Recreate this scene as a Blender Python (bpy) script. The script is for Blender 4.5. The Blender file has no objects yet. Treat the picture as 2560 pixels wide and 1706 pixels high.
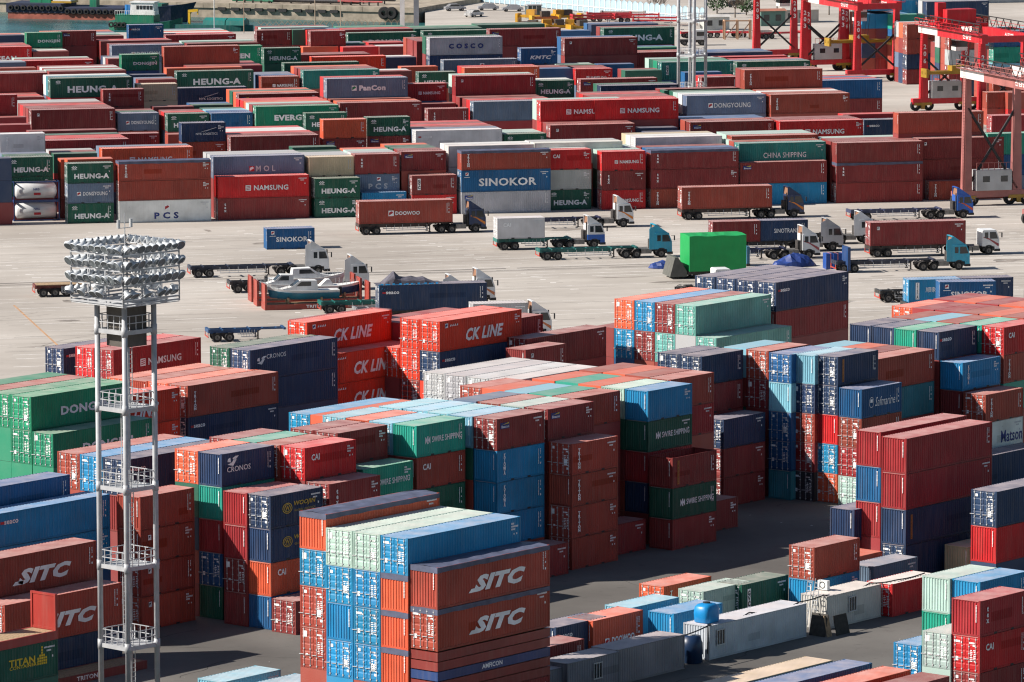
import bpy, bmesh, math, random
from mathutils import Vector, Matrix
random.seed(7)
SC = bpy.context.scene
COL = SC.collection
# ---------------------------------------------------------------- camera, world, sun, exposure
F, PITCH, ROLL, CAMH = 13294.3, 0.129584, 0.001418, 74.395      # focal length in pixels of a 2560 px wide frame
cd = bpy.data.cameras.new('camera'); cam = bpy.data.objects.new('camera', cd); COL.objects.link(cam)
cd.sensor_width = 36.0; cd.sensor_fit = 'HORIZONTAL'; cd.lens = F / 2560 * 36
cd.clip_start = 5; cd.clip_end = 12000
cam.matrix_world = Matrix.Translation((0, 0, CAMH)) @ Matrix.Rotation(math.pi / 2 - PITCH, 4, 'X') @ Matrix.Rotation(-ROLL, 4, 'Z')
SC.camera = cam
SUN_AZ, SUN_EL = math.radians(8), math.radians(36)               # direction the light travels, height of the sun
W = bpy.data.worlds.new('World'); SC.world = W; W.use_nodes = True
nt = W.node_tree; nt.nodes.clear()
sky = nt.nodes.new('ShaderNodeTexSky'); sky.sky_type = 'NISHITA'; sky.sun_disc = False
sky.sun_elevation = SUN_EL; sky.sun_rotation = math.radians(270) - SUN_AZ
sky.air_density = 1.0; sky.dust_density = 0.6; sky.ozone_density = 1.0
bg = nt.nodes.new('ShaderNodeBackground'); bg.inputs[1].default_value = 0.055
wo = nt.nodes.new('ShaderNodeOutputWorld')
nt.links.new(sky.outputs[0], bg.inputs[0]); nt.links.new(bg.outputs[0], wo.inputs[0])
sl = bpy.data.lights.new('sun', 'SUN'); sl.energy = 5.0; sl.angle = math.radians(0.53); sl.color = (1.0, 0.93, 0.84)
so = bpy.data.objects.new('sun', sl); COL.objects.link(so)
so.rotation_euler = Vector((math.cos(SUN_AZ) * math.cos(SUN_EL), math.sin(SUN_AZ) * math.cos(SUN_EL), -math.sin(SUN_EL))).to_track_quat('-Z', 'Y').to_euler()
so.location = (-200, 300, 200)
SC.view_settings.view_transform = 'Standard'; SC.view_settings.look = 'None'
SC.view_settings.exposure = 0.62; SC.view_settings.gamma = 1.0; SC.view_settings.use_curve_mapping = False
SC.render.engine = 'CYCLES'
SC.cycles.max_bounces = 4; SC.cycles.diffuse_bounces = 3; SC.cycles.glossy_bounces = 2; SC.cycles.transmission_bounces = 3
SC.cycles.use_adaptive_sampling = True; SC.cycles.adaptive_threshold = 0.02
SC.cycles.use_denoising = True; SC.cycles.denoiser = 'OPENIMAGEDENOISE'; SC.cycles.denoising_input_passes = 'RGB_ALBEDO_NORMAL'; SC.cycles.denoising_prefilter = 'ACCURATE'
SC.cycles.pixel_filter_type = 'BLACKMAN_HARRIS'; SC.cycles.filter_width = 1.2

# ---------------------------------------------------------------- helpers
def at(px, py, z=0.0):
    """the point at height z that the photograph shows at pixel (px, py) of its 2560 x 1706 frame"""
    u0, v0 = px - 1280, py - 853
    c, s = math.cos(ROLL), math.sin(ROLL)
    u = c * u0 + s * v0; v = -s * u0 + c * v0
    cp, sp = math.cos(PITCH), math.sin(PITCH)
    d = Vector((u / F, cp - v / F * sp, -sp - v / F * cp))
    t = (z - CAMH) / d.z
    return Vector((0, 0, CAMH)) + d * t
def to_px(p):
    d = Vector(p) - Vector((0, 0, CAMH)); cp, sp = math.cos(PITCH), math.sin(PITCH)
    z = d.y * cp - d.z * sp; u = F * d.x / z; v = -F * (d.y * sp + d.z * cp) / z
    c, s = math.cos(ROLL), math.sin(ROLL)
    return 1280 + c * u - s * v, 853 + s * u + c * v

class MB:
    """collects boxes, bars and tubes; build() links them as one mesh object"""
    def __init__(s): s.v = []; s.f = []; s.m = []; s.mi = 0
    def quad(s, pts):
        n = len(s.v); s.v += [tuple(p) for p in pts]; s.f.append(tuple(range(n, n + len(pts)))); s.m.append(s.mi); return s
    def box(s, x0, x1, y0, y1, z0, z1):
        n = len(s.v)
        s.v += [(x0,y0,z0),(x1,y0,z0),(x1,y1,z0),(x0,y1,z0),(x0,y0,z1),(x1,y0,z1),(x1,y1,z1),(x0,y1,z1)]
        s.f += [(n,n+3,n+2,n+1),(n+4,n+5,n+6,n+7),(n,n+1,n+5,n+4),(n+1,n+2,n+6,n+5),(n+2,n+3,n+7,n+6),(n+3,n,n+4,n+7)]
        s.m += [s.mi] * 6; return s
    def prism(s, poly, a, b, axis='y'):
        """polygon in the two other axes, extruded from a to b along axis"""
        n = len(s.v); k = len(poly)
        def P(p, t):
            return {'y': (p[0], t, p[1]), 'x': (t, p[0], p[1]), 'z': (p[0], p[1], t)}[axis]
        s.v += [P(p, a) for p in poly] + [P(p, b) for p in poly]
        s.f.append(tuple(range(n, n + k))); s.f.append(tuple(range(n + 2 * k - 1, n + k - 1, -1)))
        for i in range(k):
            j = (i + 1) % k; s.f.append((n + i, n + k + i, n + k + j, n + j))
        s.m += [s.mi] * (k + 2); return s
    def bar(s, a, b, w, h=None):
        a = Vector(a); b = Vector(b); h = h or w
        d = (b - a); L = d.length
        if L < 1e-6: return s
        d /= L; up = Vector((0, 0, 1)) if abs(d.z) < .95 else Vector((1, 0, 0))
        r = d.cross(up).normalized(); u = r.cross(d)
        n = len(s.v)
        for p in (a, b):
            for sx, sy in ((-1,-1),(1,-1),(1,1),(-1,1)): s.v.append(tuple(p + r * sx * w / 2 + u * sy * h / 2))
        s.f += [(n,n+1,n+2,n+3),(n+7,n+6,n+5,n+4)] + [(n+i,n+4+i,n+4+(i+1)%4,n+(i+1)%4) for i in range(4)]
        s.m += [s.mi] * 6; return s
    def tube(s, a, b, r0, r1=None, k=10, caps=True):
        a = Vector(a); b = Vector(b); r1 = r0 if r1 is None else r1
        d = (b - a).normalized(); up = Vector((0, 0, 1)) if abs(d.z) < .95 else Vector((1, 0, 0))
        r = d.cross(up).normalized(); u = r.cross(d); n = len(s.v)
        for p, q in ((a, r0), (b, r1)):
            for i in range(k):
                t = 2 * math.pi * i / k; s.v.append(tuple(p + (r * math.cos(t) + u * math.sin(t)) * q))
        for i in range(k): s.f.append((n + i, n + (i + 1) % k, n + k + (i + 1) % k, n + k + i)); s.m.append(s.mi)
        if caps:
            s.f.append(tuple(range(n + k - 1, n - 1, -1))); s.f.append(tuple(range(n + k, n + 2 * k))); s.m += [s.mi] * 2
        return s
    def lathe(s, o, axis, prof, k=14):
        """prof: list of (distance along axis, radius)"""
        o = Vector(o); d = Vector(axis).normalized(); up = Vector((0, 0, 1)) if abs(d.z) < .95 else Vector((1, 0, 0))
        r = d.cross(up).normalized(); u = r.cross(d); n = len(s.v)
        for t, q in prof:
            for i in range(k):
                a = 2 * math.pi * i / k; s.v.append(tuple(o + d * t + (r * math.cos(a) + u * math.sin(a)) * max(q, 1e-4)))
        for j in range(len(prof) - 1):
            for i in range(k):
                s.f.append((n + j*k + i, n + j*k + (i+1) % k, n + (j+1)*k + (i+1) % k, n + (j+1)*k + i)); s.m.append(s.mi)
        return s
    def loft(s, rings, cap=True, closed=True):
        n = len(s.v); k = len(rings[0])
        for r in rings: s.v += [tuple(p) for p in r]
        for j in range(len(rings) - 1):
            for i in range(k if closed else k - 1):
                s.f.append((n+j*k+i, n+j*k+(i+1)%k, n+(j+1)*k+(i+1)%k, n+(j+1)*k+i)); s.m.append(s.mi)
        if cap:
            s.f.append(tuple(range(n + k - 1, n - 1, -1))); s.f.append(tuple(range(n + (len(rings)-1)*k, n + len(rings)*k))); s.m += [s.mi] * 2
        return s
    def mesh(s, name, mats):
        me = bpy.data.meshes.new(name); me.from_pydata(s.v, [], s.f); me.update()
        for m in (mats if isinstance(mats, (list, tuple)) else [mats]): me.materials.append(m)
        if any(s.m): me.polygons.foreach_set('material_index', s.m)
        return me
    def build(s, name, mats, parent=None, color=None, smooth=False):
        me = s.mesh(name, mats)
        if smooth: me.polygons.foreach_set('use_smooth', [True] * len(me.polygons))
        return put(name, me, parent, color=color)
def put(name, me, parent=None, loc=None, rz=0, color=None):
    o = bpy.data.objects.new(name, me); COL.objects.link(o)
    if parent: o.parent = parent
    if loc is not None: o.location = loc
    if rz: o.rotation_euler.z = rz
    if color: o.color = (*color, 1)
    return o
def empty(name, loc, rz=0):
    o = bpy.data.objects.new(name, None); COL.objects.link(o); o.location = loc; o.rotation_euler.z = rz
    o.empty_display_size = 0.5; return o
def tag(o, label=None, cat=None, group=None, kind=None):
    if label: o['label'] = label
    if cat: o['category'] = cat
    if group: o['group'] = group
    if kind: o['kind'] = kind
    return o
def copy_tree(o, parent=None):
    c = o.copy(); COL.objects.link(c); c.parent = parent
    for ch in [k for k in bpy.data.objects if k.parent == o]: copy_tree(ch, c)
    return c
def ordn(n):
    return '%d%s' % (n, 'th' if 10 < n % 100 < 14 else {1: 'st', 2: 'nd', 3: 'rd'}.get(n % 10, 'th'))

# ---------------------------------------------------------------- materials
def mat(name): 
    m = bpy.data.materials.new(name); m.use_nodes = True
    return m, m.node_tree, m.node_tree.nodes['Principled BSDF']
def N(nt, t, **k):
    n = nt.nodes.new(t)
    for a, b in k.items():
        if a.startswith('i'): n.inputs[int(a[1:])].default_value = b
        else: setattr(n, a, b)
    return n
def ramp(nt, src, p0, p1, c0=(0,0,0,1), c1=(1,1,1,1)):
    r = nt.nodes.new('ShaderNodeValToRGB'); r.color_ramp.elements[0].position = p0; r.color_ramp.elements[1].position = p1
    r.color_ramp.elements[0].color = c0; r.color_ramp.elements[1].color = c1; nt.links.new(src, r.inputs[0]); return r.outputs[0]
def mix(nt, fac, a, b, mode='MIX'):
    m = nt.nodes.new('ShaderNodeMix'); m.data_type = 'RGBA'; m.blend_type = mode
    for s, v in ((0, fac), (6, a), (7, b)):
        if hasattr(v, 'is_linked') or hasattr(v, 'links'): nt.links.new(v, m.inputs[s])
        elif s == 0: m.inputs[0].default_value = v
        else: m.inputs[s].default_value = v
    return m.outputs[2]
def paint_mat(name, dust=0.0, dust_col=(.5, .42, .38, 1), rough=.55, rust=.35, dark=1.0, spec=.35, patch=False):
    """weathered paint whose colour is the object's own colour"""
    m, nt, b = mat(name); L = nt.links
    oi = N(nt, 'ShaderNodeObjectInfo'); tc = N(nt, 'ShaderNodeTexCoord')
    off = N(nt, 'ShaderNodeVectorMath', operation='SCALE'); L.new(tc.outputs['Object'], off.inputs[0]); off.inputs['Scale'].default_value = 1
    add = N(nt, 'ShaderNodeVectorMath', operation='ADD'); L.new(tc.outputs['Object'], add.inputs[0])
    sc = N(nt, 'ShaderNodeMath', operation='MULTIPLY', i1=97.0); L.new(oi.outputs['Random'], sc.inputs[0])
    cx = N(nt, 'ShaderNodeCombineXYZ'); L.new(sc.outputs[0], cx.inputs[0]); L.new(sc.outputs[0], cx.inputs[1]); L.new(cx.outputs[0], add.inputs[1])
    P = add.outputs[0]
    n1 = N(nt, 'ShaderNodeTexNoise'); n1.inputs['Scale'].default_value = .45; n1.inputs['Detail'].default_value = 5; L.new(P, n1.inputs[0])
    mp = N(nt, 'ShaderNodeMapping'); mp.inputs['Scale'].default_value = (3.5, 3.5, .35); L.new(P, mp.inputs[0])
    n2 = N(nt, 'ShaderNodeTexNoise'); n2.inputs['Scale'].default_value = 1.0; n2.inputs['Detail'].default_value = 4; L.new(mp.outputs[0], n2.inputs[0])
    hsv = N(nt, 'ShaderNodeHueSaturation'); L.new(oi.outputs['Color'], hsv.inputs['Color'])
    val = N(nt, 'ShaderNodeMapRange'); val.inputs['From Min'].default_value = .3; val.inputs['From Max'].default_value = .7
    val.inputs['To Min'].default_value = .8 * dark; val.inputs['To Max'].default_value = 1.15 * dark; L.new(n1.outputs[0], val.inputs[0]); L.new(val.outputs[0], hsv.inputs['Value'])
    c = mix(nt, ramp(nt, n2.outputs[0], .46, .78, c1=(.13, .13, .13, 1)), hsv.outputs[0], (.34, .27, .22, 1))
    if patch:      # repainted or masked-out panel, on about a third of the boxes
        sx = N(nt, 'ShaderNodeSeparateXYZ'); L.new(tc.outputs['Object'], sx.inputs[0])
        def M_(op, a, b=None):
            n = N(nt, 'ShaderNodeMath', operation=op)
            for i, v in ((0, a), (1, b)):
                if v is None: continue
                if hasattr(v, 'is_linked'): L.new(v, n.inputs[i])
                else: n.inputs[i].default_value = v
            return n.outputs[0]
        r1 = M_('FRACT', M_('MULTIPLY', oi.outputs['Random'], 13.7)); r2 = M_('FRACT', M_('MULTIPLY', oi.outputs['Random'], 41.3)); r3 = M_('FRACT', M_('MULTIPLY', oi.outputs['Random'], 91.9))
        inx = M_('LESS_THAN', M_('ABSOLUTE', M_('SUBTRACT', sx.outputs[0], M_('MULTIPLY', M_('SUBTRACT', r1, .5), 4.0))), M_('ADD', M_('MULTIPLY', r2, 1.8), .5))
        inz = M_('LESS_THAN', M_('ABSOLUTE', M_('SUBTRACT', sx.outputs[2], M_('ADD', M_('MULTIPLY', r2, .8), .9))), M_('ADD', M_('MULTIPLY', r3, .45), .2))
        on = M_('LESS_THAN', r3, .36)
        hs2 = N(nt, 'ShaderNodeHueSaturation'); hs2.inputs['Saturation'].default_value = 1.15; hs2.inputs['Value'].default_value = .72; L.new(c, hs2.inputs['Color'])
        c = mix(nt, M_('MULTIPLY', M_('MULTIPLY', inx, inz), M_('MULTIPLY', on, .8)), c, hs2.outputs[0])
    if rust:
        n3 = N(nt, 'ShaderNodeTexNoise'); n3.inputs['Scale'].default_value = 1.6; n3.inputs['Detail'].default_value = 6; n3.inputs['Roughness'].default_value = .65; L.new(P, n3.inputs[0])
        c = mix(nt, ramp(nt, n3.outputs[0], .66, .76, c1=(rust, rust, rust, 1)), c, (.085, .035, .018, 1))
    if dust:
        n4 = N(nt, 'ShaderNodeTexNoise'); n4.inputs['Scale'].default_value = .7; n4.inputs['Detail'].default_value = 5; L.new(P, n4.inputs[0])
        d = N(nt, 'ShaderNodeMapRange'); d.inputs['From Min'].default_value = .3; d.inputs['From Max'].default_value = .7
        d.inputs['To Min'].default_value = dust * .6; d.inputs['To Max'].default_value = dust * 1.35; L.new(n4.outputs[0], d.inputs[0])
        c = mix(nt, d.outputs[0], c, dust_col)
    L.new(c, b.inputs['Base Color']); b.inputs['Roughness'].default_value = rough; b.inputs['Specular IOR Level'].default_value = spec
    return m
def plain(name, col, rough=.6, metal=0, var=.15, scale=2.0, spec=.4, bump=0):
    m, nt, b = mat(name); tc = N(nt, 'ShaderNodeTexCoord')
    n = N(nt, 'ShaderNodeTexNoise'); n.inputs['Scale'].default_value = scale; n.inputs['Detail'].default_value = 5; nt.links.new(tc.outputs['Object'], n.inputs[0])
    a = tuple(max(0, c * (1 - var)) for c in col) + (1,); d = tuple(min(1, c * (1 + var)) for c in col) + (1,)
    nt.links.new(ramp(nt, n.outputs[0], .3, .7, a, d), b.inputs['Base Color'])
    b.inputs['Roughness'].default_value = rough; b.inputs['Metallic'].default_value = metal; b.inputs['Specular IOR Level'].default_value = spec
    if bump:
        bp = N(nt, 'ShaderNodeBump'); bp.inputs['Strength'].default_value = bump; nt.links.new(n.outputs[0], bp.inputs['Height']); nt.links.new(bp.outputs[0], b.inputs['Normal'])
    return m
M_PAINT = paint_mat('container_paint', rust=.3, patch=True)
M_ROOF = paint_mat('container_roof_paint', dust=.33, dust_col=(.68, .55, .51, 1), rust=.45, rough=.5, spec=.5)
M_FRAME = paint_mat('container_frame_paint', rust=.75, dark=.8)
M_LETTER = paint_mat('lettering_paint', rust=.12, rough=.6)
M_THING = paint_mat('machine_paint', rust=.2, rough=.45, spec=.5)
M_STEEL = plain('galvanised_steel', (.46, .47, .48), .5, .15, .12, 3)
M_DARK = plain('dark_steel', (.025, .025, .027), .6, 0, .4, 4)
M_RUBBER = plain('tyre_rubber', (.018, .018, .019), .85, 0, .3, 6)
M_GLASS = plain('window_glass', (.02, .025, .03), .12, 0, .2, 2, .7)
M_CHASSIS = plain('chassis_grime', (.045, .04, .038), .7, 0, .5, 5)
M_TARP = plain('tarpaulin', (.085, .095, .15), .6, 0, .3, 1.2, .4, .4)
M_WOOD = plain('plank_wood', (.36, .25, .15), .8, 0, .3, 5)
M_WHITE = plain('white_paint', (.78, .78, .76), .5, 0, .08, 2)
# ---------------------------------------------------------------- container kit
L40, L20, WID, HC, ST = 12.192, 6.058, 2.438, 2.896, 2.591
COLOURS = {  # code: (base colour, words)
 'm': ((.235, .030, .030), 'dark maroon'), 'M': ((.33, .055, .035), 'brick brown'), 'r': ((.56, .016, .020), 'bright red'),
 'R': ((.31, .020, .026), 'crimson'), 'o': ((.64, .105, .045), 'orange'), 'O': ((.72, .042, .014), 'orange red'),
 'g': ((.010, .105, .065), 'dark green'), 'G': ((.008, .235, .125), 'bright green'), 't': ((.016, .20, .18), 'teal'),
 'T': ((.38, .52, .47), 'pale mint'), 'n': ((.016, .042, .105), 'navy blue'), 'b': ((.008, .095, .25), 'royal blue'),
 'B': ((.010, .235, .47), 'bright blue'), 'L': ((.20, .46, .58), 'light blue'), 'w': ((.70, .70, .68), 'white'),
 'W': ((.42, .43, .44), 'grey'), 'y': ((.115, .165, .25), 'slate blue'), 'c': ((.52, .42, .28), 'beige'),
 'v': ((.14, .40, .36), 'grey green'), 'k': ((.03, .03, .035), 'black'), 'e': ((.03, .20, .25), 'petrol'), 'q': ((.014, .31, .22), 'sea green'),
}
MESH = {}
def wave(x0, x1, pitch, d, frac=(.26, .24)):
    """trapezoid profile: list of (x, depth)"""
    n = max(1, round((x1 - x0) / pitch)); p = (x1 - x0) / n; out = [(x0, 0)]
    for i in range(n):
        a = x0 + i * p
        out += [(a + p * .30, 0), (a + p * .5, d), (a + p * .80, d), (a + p, 0)]
    return out
def c_body(L, h, smooth=False):
    k = ('body', L, h, smooth)
    if k in MESH: return MESH[k]
    b = MB(); a, w = L / 2, WID / 2; z0, z1 = .15, h - .06
    prof = [(-a + .12, 0), (a - .12, 0)] if smooth else wave(-a + .12, a - .12, .278, .038)
    for s in (-1, 1):
        for (xa, da), (xb, db) in zip(prof[:-1], prof[1:]):
            ya, yb = s * (w - .014 - da), s * (w - .014 - db)
            q = [(xa, ya, z0), (xb, yb, z0), (xb, yb, z1), (xa, ya, z1)]
            b.quad(q if s < 0 else q[::-1])
    e = [(-w + .12, 0), (w - .12, 0)] if smooth else wave(-w + .12, w - .12, .25, .04)
    for (ya, da), (yb, db) in zip(e[:-1], e[1:]):
        b.quad([(a - .014 - da, ya, z0), (a - .014 - db, yb, z0), (a - .014 - db, yb, z1), (a - .014 - da, ya, z1)])
    b.quad([(-a + .06, -w + .06, .12), (-a + .06, w - .06, .12), (a - .06, w - .06, .12), (a - .06, -w + .06, .12)])
    MESH[k] = b.mesh('body', M_PAINT); return MESH[k]
def c_roof(L, h, smooth=False):
    k = ('roof', L, h, smooth)
    if k in MESH: return MESH[k]
    b = MB(); a, w = L / 2, WID / 2
    prof = [(-a + .12, 0), (a - .12, 0)] if smooth else wave(-a + .12, a - .12, .34, .02)
    for (xa, da), (xb, db) in zip(prof[:-1], prof[1:]):
        b.quad([(xa, -w + .03, h - .012 - da), (xb, -w + .03, h - .012 - db), (xb, w - .03, h - .012 - db), (xa, w - .03, h - .012 - da)])
    for s in (-1, 1): b.box(min(s * a - s * .002, s * (a - .14)), max(s * a - s * .002, s * (a - .14)), -w + .02, w - .02, h - .05, h - .008)
    MESH[k] = b.mesh('roof', M_ROOF); return MESH[k]
def c_frame(L, h, fork):
    k = ('frame', L, h, fork)
    if k in MESH: return MESH[k]
    b = MB(); a, w = L / 2, WID / 2
    for sx in (-1, 1):
        for sy in (-1, 1):
            x0, x1 = sorted((sx * (a - .003), sx * (a - .13))); y0, y1 = sorted((sy * (w - .003), sy * (w - .13)))
            b.box(x0, x1, y0, y1, .1, h - .1)
            x0, x1 = sorted((sx * a, sx * (a - .178))); y0, y1 = sorted((sy * w, sy * (w - .162)))
            b.box(x0, x1, y0, y1, 0.004, .118); b.box(x0, x1, y0, y1, h - .118, h - .004)
    for sy in (-1, 1):
        y0, y1 = sorted((sy * (w - .004), sy * (w - .07)))
        b.box(-a + .17, a - .17, y0, y1, .02, .165); b.box(-a + .17, a - .17, y0, y1, h - .075, h - .016)
    for sx in (-1, 1):
        x0, x1 = sorted((sx * (a - .004), sx * (a - .08)))
        b.box(x0, x1, -w + .16, w - .16, .02, .16); b.box(x0, x1, -w + .16, w - .16, h - .11, h - .02)
    if fork:
        b.mi = 1
        for x in (-1.05, 1.05): b.box(x - .2, x + .2, -w - .001, -w + .06, .022, .15)
        b.box(-a + .3, a - .3, -w + .1, w - .1, .03, .1)
    else:
        b.mi = 1; b.box(-a + .3, a - .3, -w + .1, w - .1, .03, .1)
    MESH[k] = b.mesh('frame', [M_FRAME, M_DARK]); return MESH[k]
def c_endwall(h, L):
    k = ('endwall', h, L)
    if k in MESH: return MESH[k]
    b = MB(); a, w = L / 2, WID / 2; e = wave(-w + .12, w - .12, .25, .045)
    for (ya, da), (yb, db) in zip(e[:-1], e[1:]):
        b.quad([(-a + .014 + da, ya, .15), (-a + .014 + da, ya, h - .1), (-a + .014 + db, yb, h - .1), (-a + .014 + db, yb, .15)])
    MESH[k] = b.mesh('end_wall', M_PAINT); return MESH[k]
def c_door(h, L, side):
    k = ('door', h, L, side)
    if k in MESH: return MESH[k]
    b = MB(); a, w = L / 2, WID / 2
    y0, y1 = (.01, w - .12) if side > 0 else (-w + .12, -.01)
    x = -a + .03; z0, z1 = .15, h - .1; nb = 5; hh = (z1 - z0) / nb
    b.box(x, x + .03, y0, y1, z0, z1)
    for i in range(nb):   # raised panels between the horizontal grooves
        b.prism([(x - .022, z0 + i * hh + .10), (x - .022, z0 + (i + 1) * hh - .10), (x, z0 + (i + 1) * hh - .045), (x, z0 + i * hh + .045)], y0 + .05, y1 - .05)
    MESH[k] = b.mesh('door', M_PAINT); return MESH[k]
def c_bar(h, L):
    k = ('bar', h, L)
    if k in MESH: return MESH[k]
    b = MB(); a = L / 2; x = -a - .012
    b.tube((x, 0, .06), (x, 0, h - .05), .02, k=6)
    for z in (.2, .75, 1.35, h - .75, h - .2): b.box(x - .025, x + .05, -.055, .055, z - .04, z + .04)
    b.bar((x - .03, 0, .95), (x - .03, .42, .93), .03, .05)
    MESH[k] = b.mesh('locking_bar', M_STEEL); return MESH[k]
def c_decal(kind, L, h):
    """small painted codes and plates, flat print on the door end (d*), plain end (e*) and long side (s*)"""
    k = ('decal', kind, L, h)
    if k in MESH: return MESH[k]
    b = MB(); a, w = L / 2, WID / 2; rd = random.Random(str(k))
    def E(y, z, ww, hh, x=-a - .002): b.quad([(x, y + ww/2, z - hh/2), (x, y - ww/2, z - hh/2), (x, y - ww/2, z + hh/2), (x, y + ww/2, z + hh/2)])
    def S(x, z, ww, hh): b.quad([(x - ww/2, -w - .004, z - hh/2), (x + ww/2, -w - .004, z - hh/2), (x + ww/2, -w - .004, z + hh/2), (x - ww/2, -w - .004, z + hh/2)])
    if kind[0] == 'd':
        v = int(kind[1]); xx = -a - .006
        for i in range(4): E(-.72 + i * .11, h - .48, .085, .12, xx)
        for i in range(5): E(-.32 - i * .085, h - .48, .06, .12, xx)
        E(-.72, h - .66, .22, .09, xx)
        for r in range(7):
            for cc in range(2):
                E(-.48 - cc * .3, h - 1.0 - r * .13, .22 if rd.random() < .7 else .12, .06, xx)
        if v == 0: E(.78, h - .5, .36, .42, xx); E(.62, .95, .2, .16, xx)
        if v == 1: E(.72, h - .45, .5, .16, xx); E(.35, h - .5, .1, .1, xx); E(.72, .9, .22, .3, xx)
        if v == 2: E(-.55, 1.05, .34, .5, xx); E(.7, h - .42, .22, .22, xx); E(-.75, .55, .2, .18, xx)
    if kind[0] == 'e':
        for i in range(12): E(-w + .35, h - .35 - i * .105, .05 + .03 * rd.random(), .085)
    if kind == 's1':       # vertical code strip
        for i in range(11): S(a - .75, h - .45 - i * .115, .075, .09)
        for i in range(4): S(a - .5, h - .45 - i * .12, .07, .09)
        S(a - .5, h - 1.15, .12, .12); S(a - .5, h - 1.6, .13, .16)
    if kind == 's2':       # three short rows
        for r, n in enumerate((3, 7, 4)):
            for i in range(n): S(a - 1.0 + i * .11 - (.0), h - .42 - r * .2, .08, .13)
        S(a - .75, h - 1.15, .1, .12); S(a - .45, h - 1.15, .1, .12)
    if kind == 's3':
        for i in range(9): S(a - 1.35 + i * .12, h - .42, .085, .12)
        for i in range(4): S(a - 1.1 + i * .12, h - .66, .085, .12)
        S(a - .55, h - 1.1, .12, .16)
    MESH[k] = b.mesh('markings', M_LETTER); return MESH[k]
GLYPH = {}
def glyph(text, bold=.0, shear=0, stack=False):
    k = (text, bold, shear, stack)
    if k in GLYPH: return GLYPH[k]
    cu = bpy.data.curves.new('t', 'FONT'); cu.body = '\n'.join(text) if stack else text
    cu.offset = bold; cu.shear = shear; cu.resolution_u = 2; cu.fill_mode = 'FRONT'
    cu.align_x = 'CENTER' if stack else 'LEFT'
    cu.space_character = 1 + max(0, bold) * 1.8
    if stack: cu.space_line = .82
    o = bpy.data.objects.new('t', cu); COL.objects.link(o)
    bpy.context.view_layer.update()
    me = bpy.data.meshes.new_from_object(o.evaluated_get(bpy.context.evaluated_depsgraph_get()))
    vs = [v.co for v in me.vertices]
    xs = [v.x for v in vs]; ys = [v.y for v in vs]
    x0, x1, y0, y1 = min(xs), max(xs), min(ys), max(ys)
    V = [((v.x - x0) / (x1 - x0) - .5, (v.y - y0) / (y1 - y0) - .5) for v in vs]
    P = [tuple(p.vertices) for p in me.polygons]
    bpy.data.objects.remove(o); bpy.data.curves.remove(cu); bpy.data.meshes.remove(me)
    GLYPH[k] = (V, P); return GLYPH[k]
class Print(MB):
    """flat print laid on the long side (y = const) or the end (x = const) of a box"""
    def word(s, text, x, z, w, h, L, bold=.02, shear=0, stack=False, end=False, d=.006):
        V, P = glyph(text, bold, shear, stack); n = len(s.v); a, ww = L / 2, WID / 2
        if end: s.v += [(-a - d, x - p[0] * w, z + p[1] * h) for p in V]
        else: s.v += [(x + p[0] * w, -ww - d, z + p[1] * h) for p in V]
        s.f += [tuple(n + i for i in q) for q in P]; s.m += [s.mi] * len(P); return s
    def rect(s, x, z, w, h, L, d=.006, end=False, pts=None):
        a, ww = L / 2, WID / 2
        pts = pts or [(-.5, -.5), (.5, -.5), (.5, .5), (-.5, .5)]
        if end: return s.quad([(-a - d, x - p[0] * w, z + p[1] * h) for p in pts])
        return s.quad([(x + p[0] * w, -ww - d, z + p[1] * h) for p in pts])
    def ring(s, x, z, w, h, L, t=.3, k=14, d=.006):
        n = len(s.v); ww = WID / 2
        for i in range(k):
            c, q = math.cos(2*math.pi*i/k), math.sin(2*math.pi*i/k)
            s.v += [(x + c*w/2, -ww - d, z + q*h/2), (x + c*w/2*(1-t), -ww - d, z + q*h/2*(1-t))]
        for i in range(k):
            j = (i+1) % k; s.f.append((n+2*i, n+2*j, n+2*j+1, n+2*i+1)); s.m.append(s.mi)
        return s
WHT, SIL, NVY, RED, YEL, GLD, BLK = (.88, .88, .88), (.55, .57, .6), (.02, .04, .2), (.45, .02, .03), (.75, .55, .03), (.5, .33, .05), (.02, .02, .02)
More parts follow.
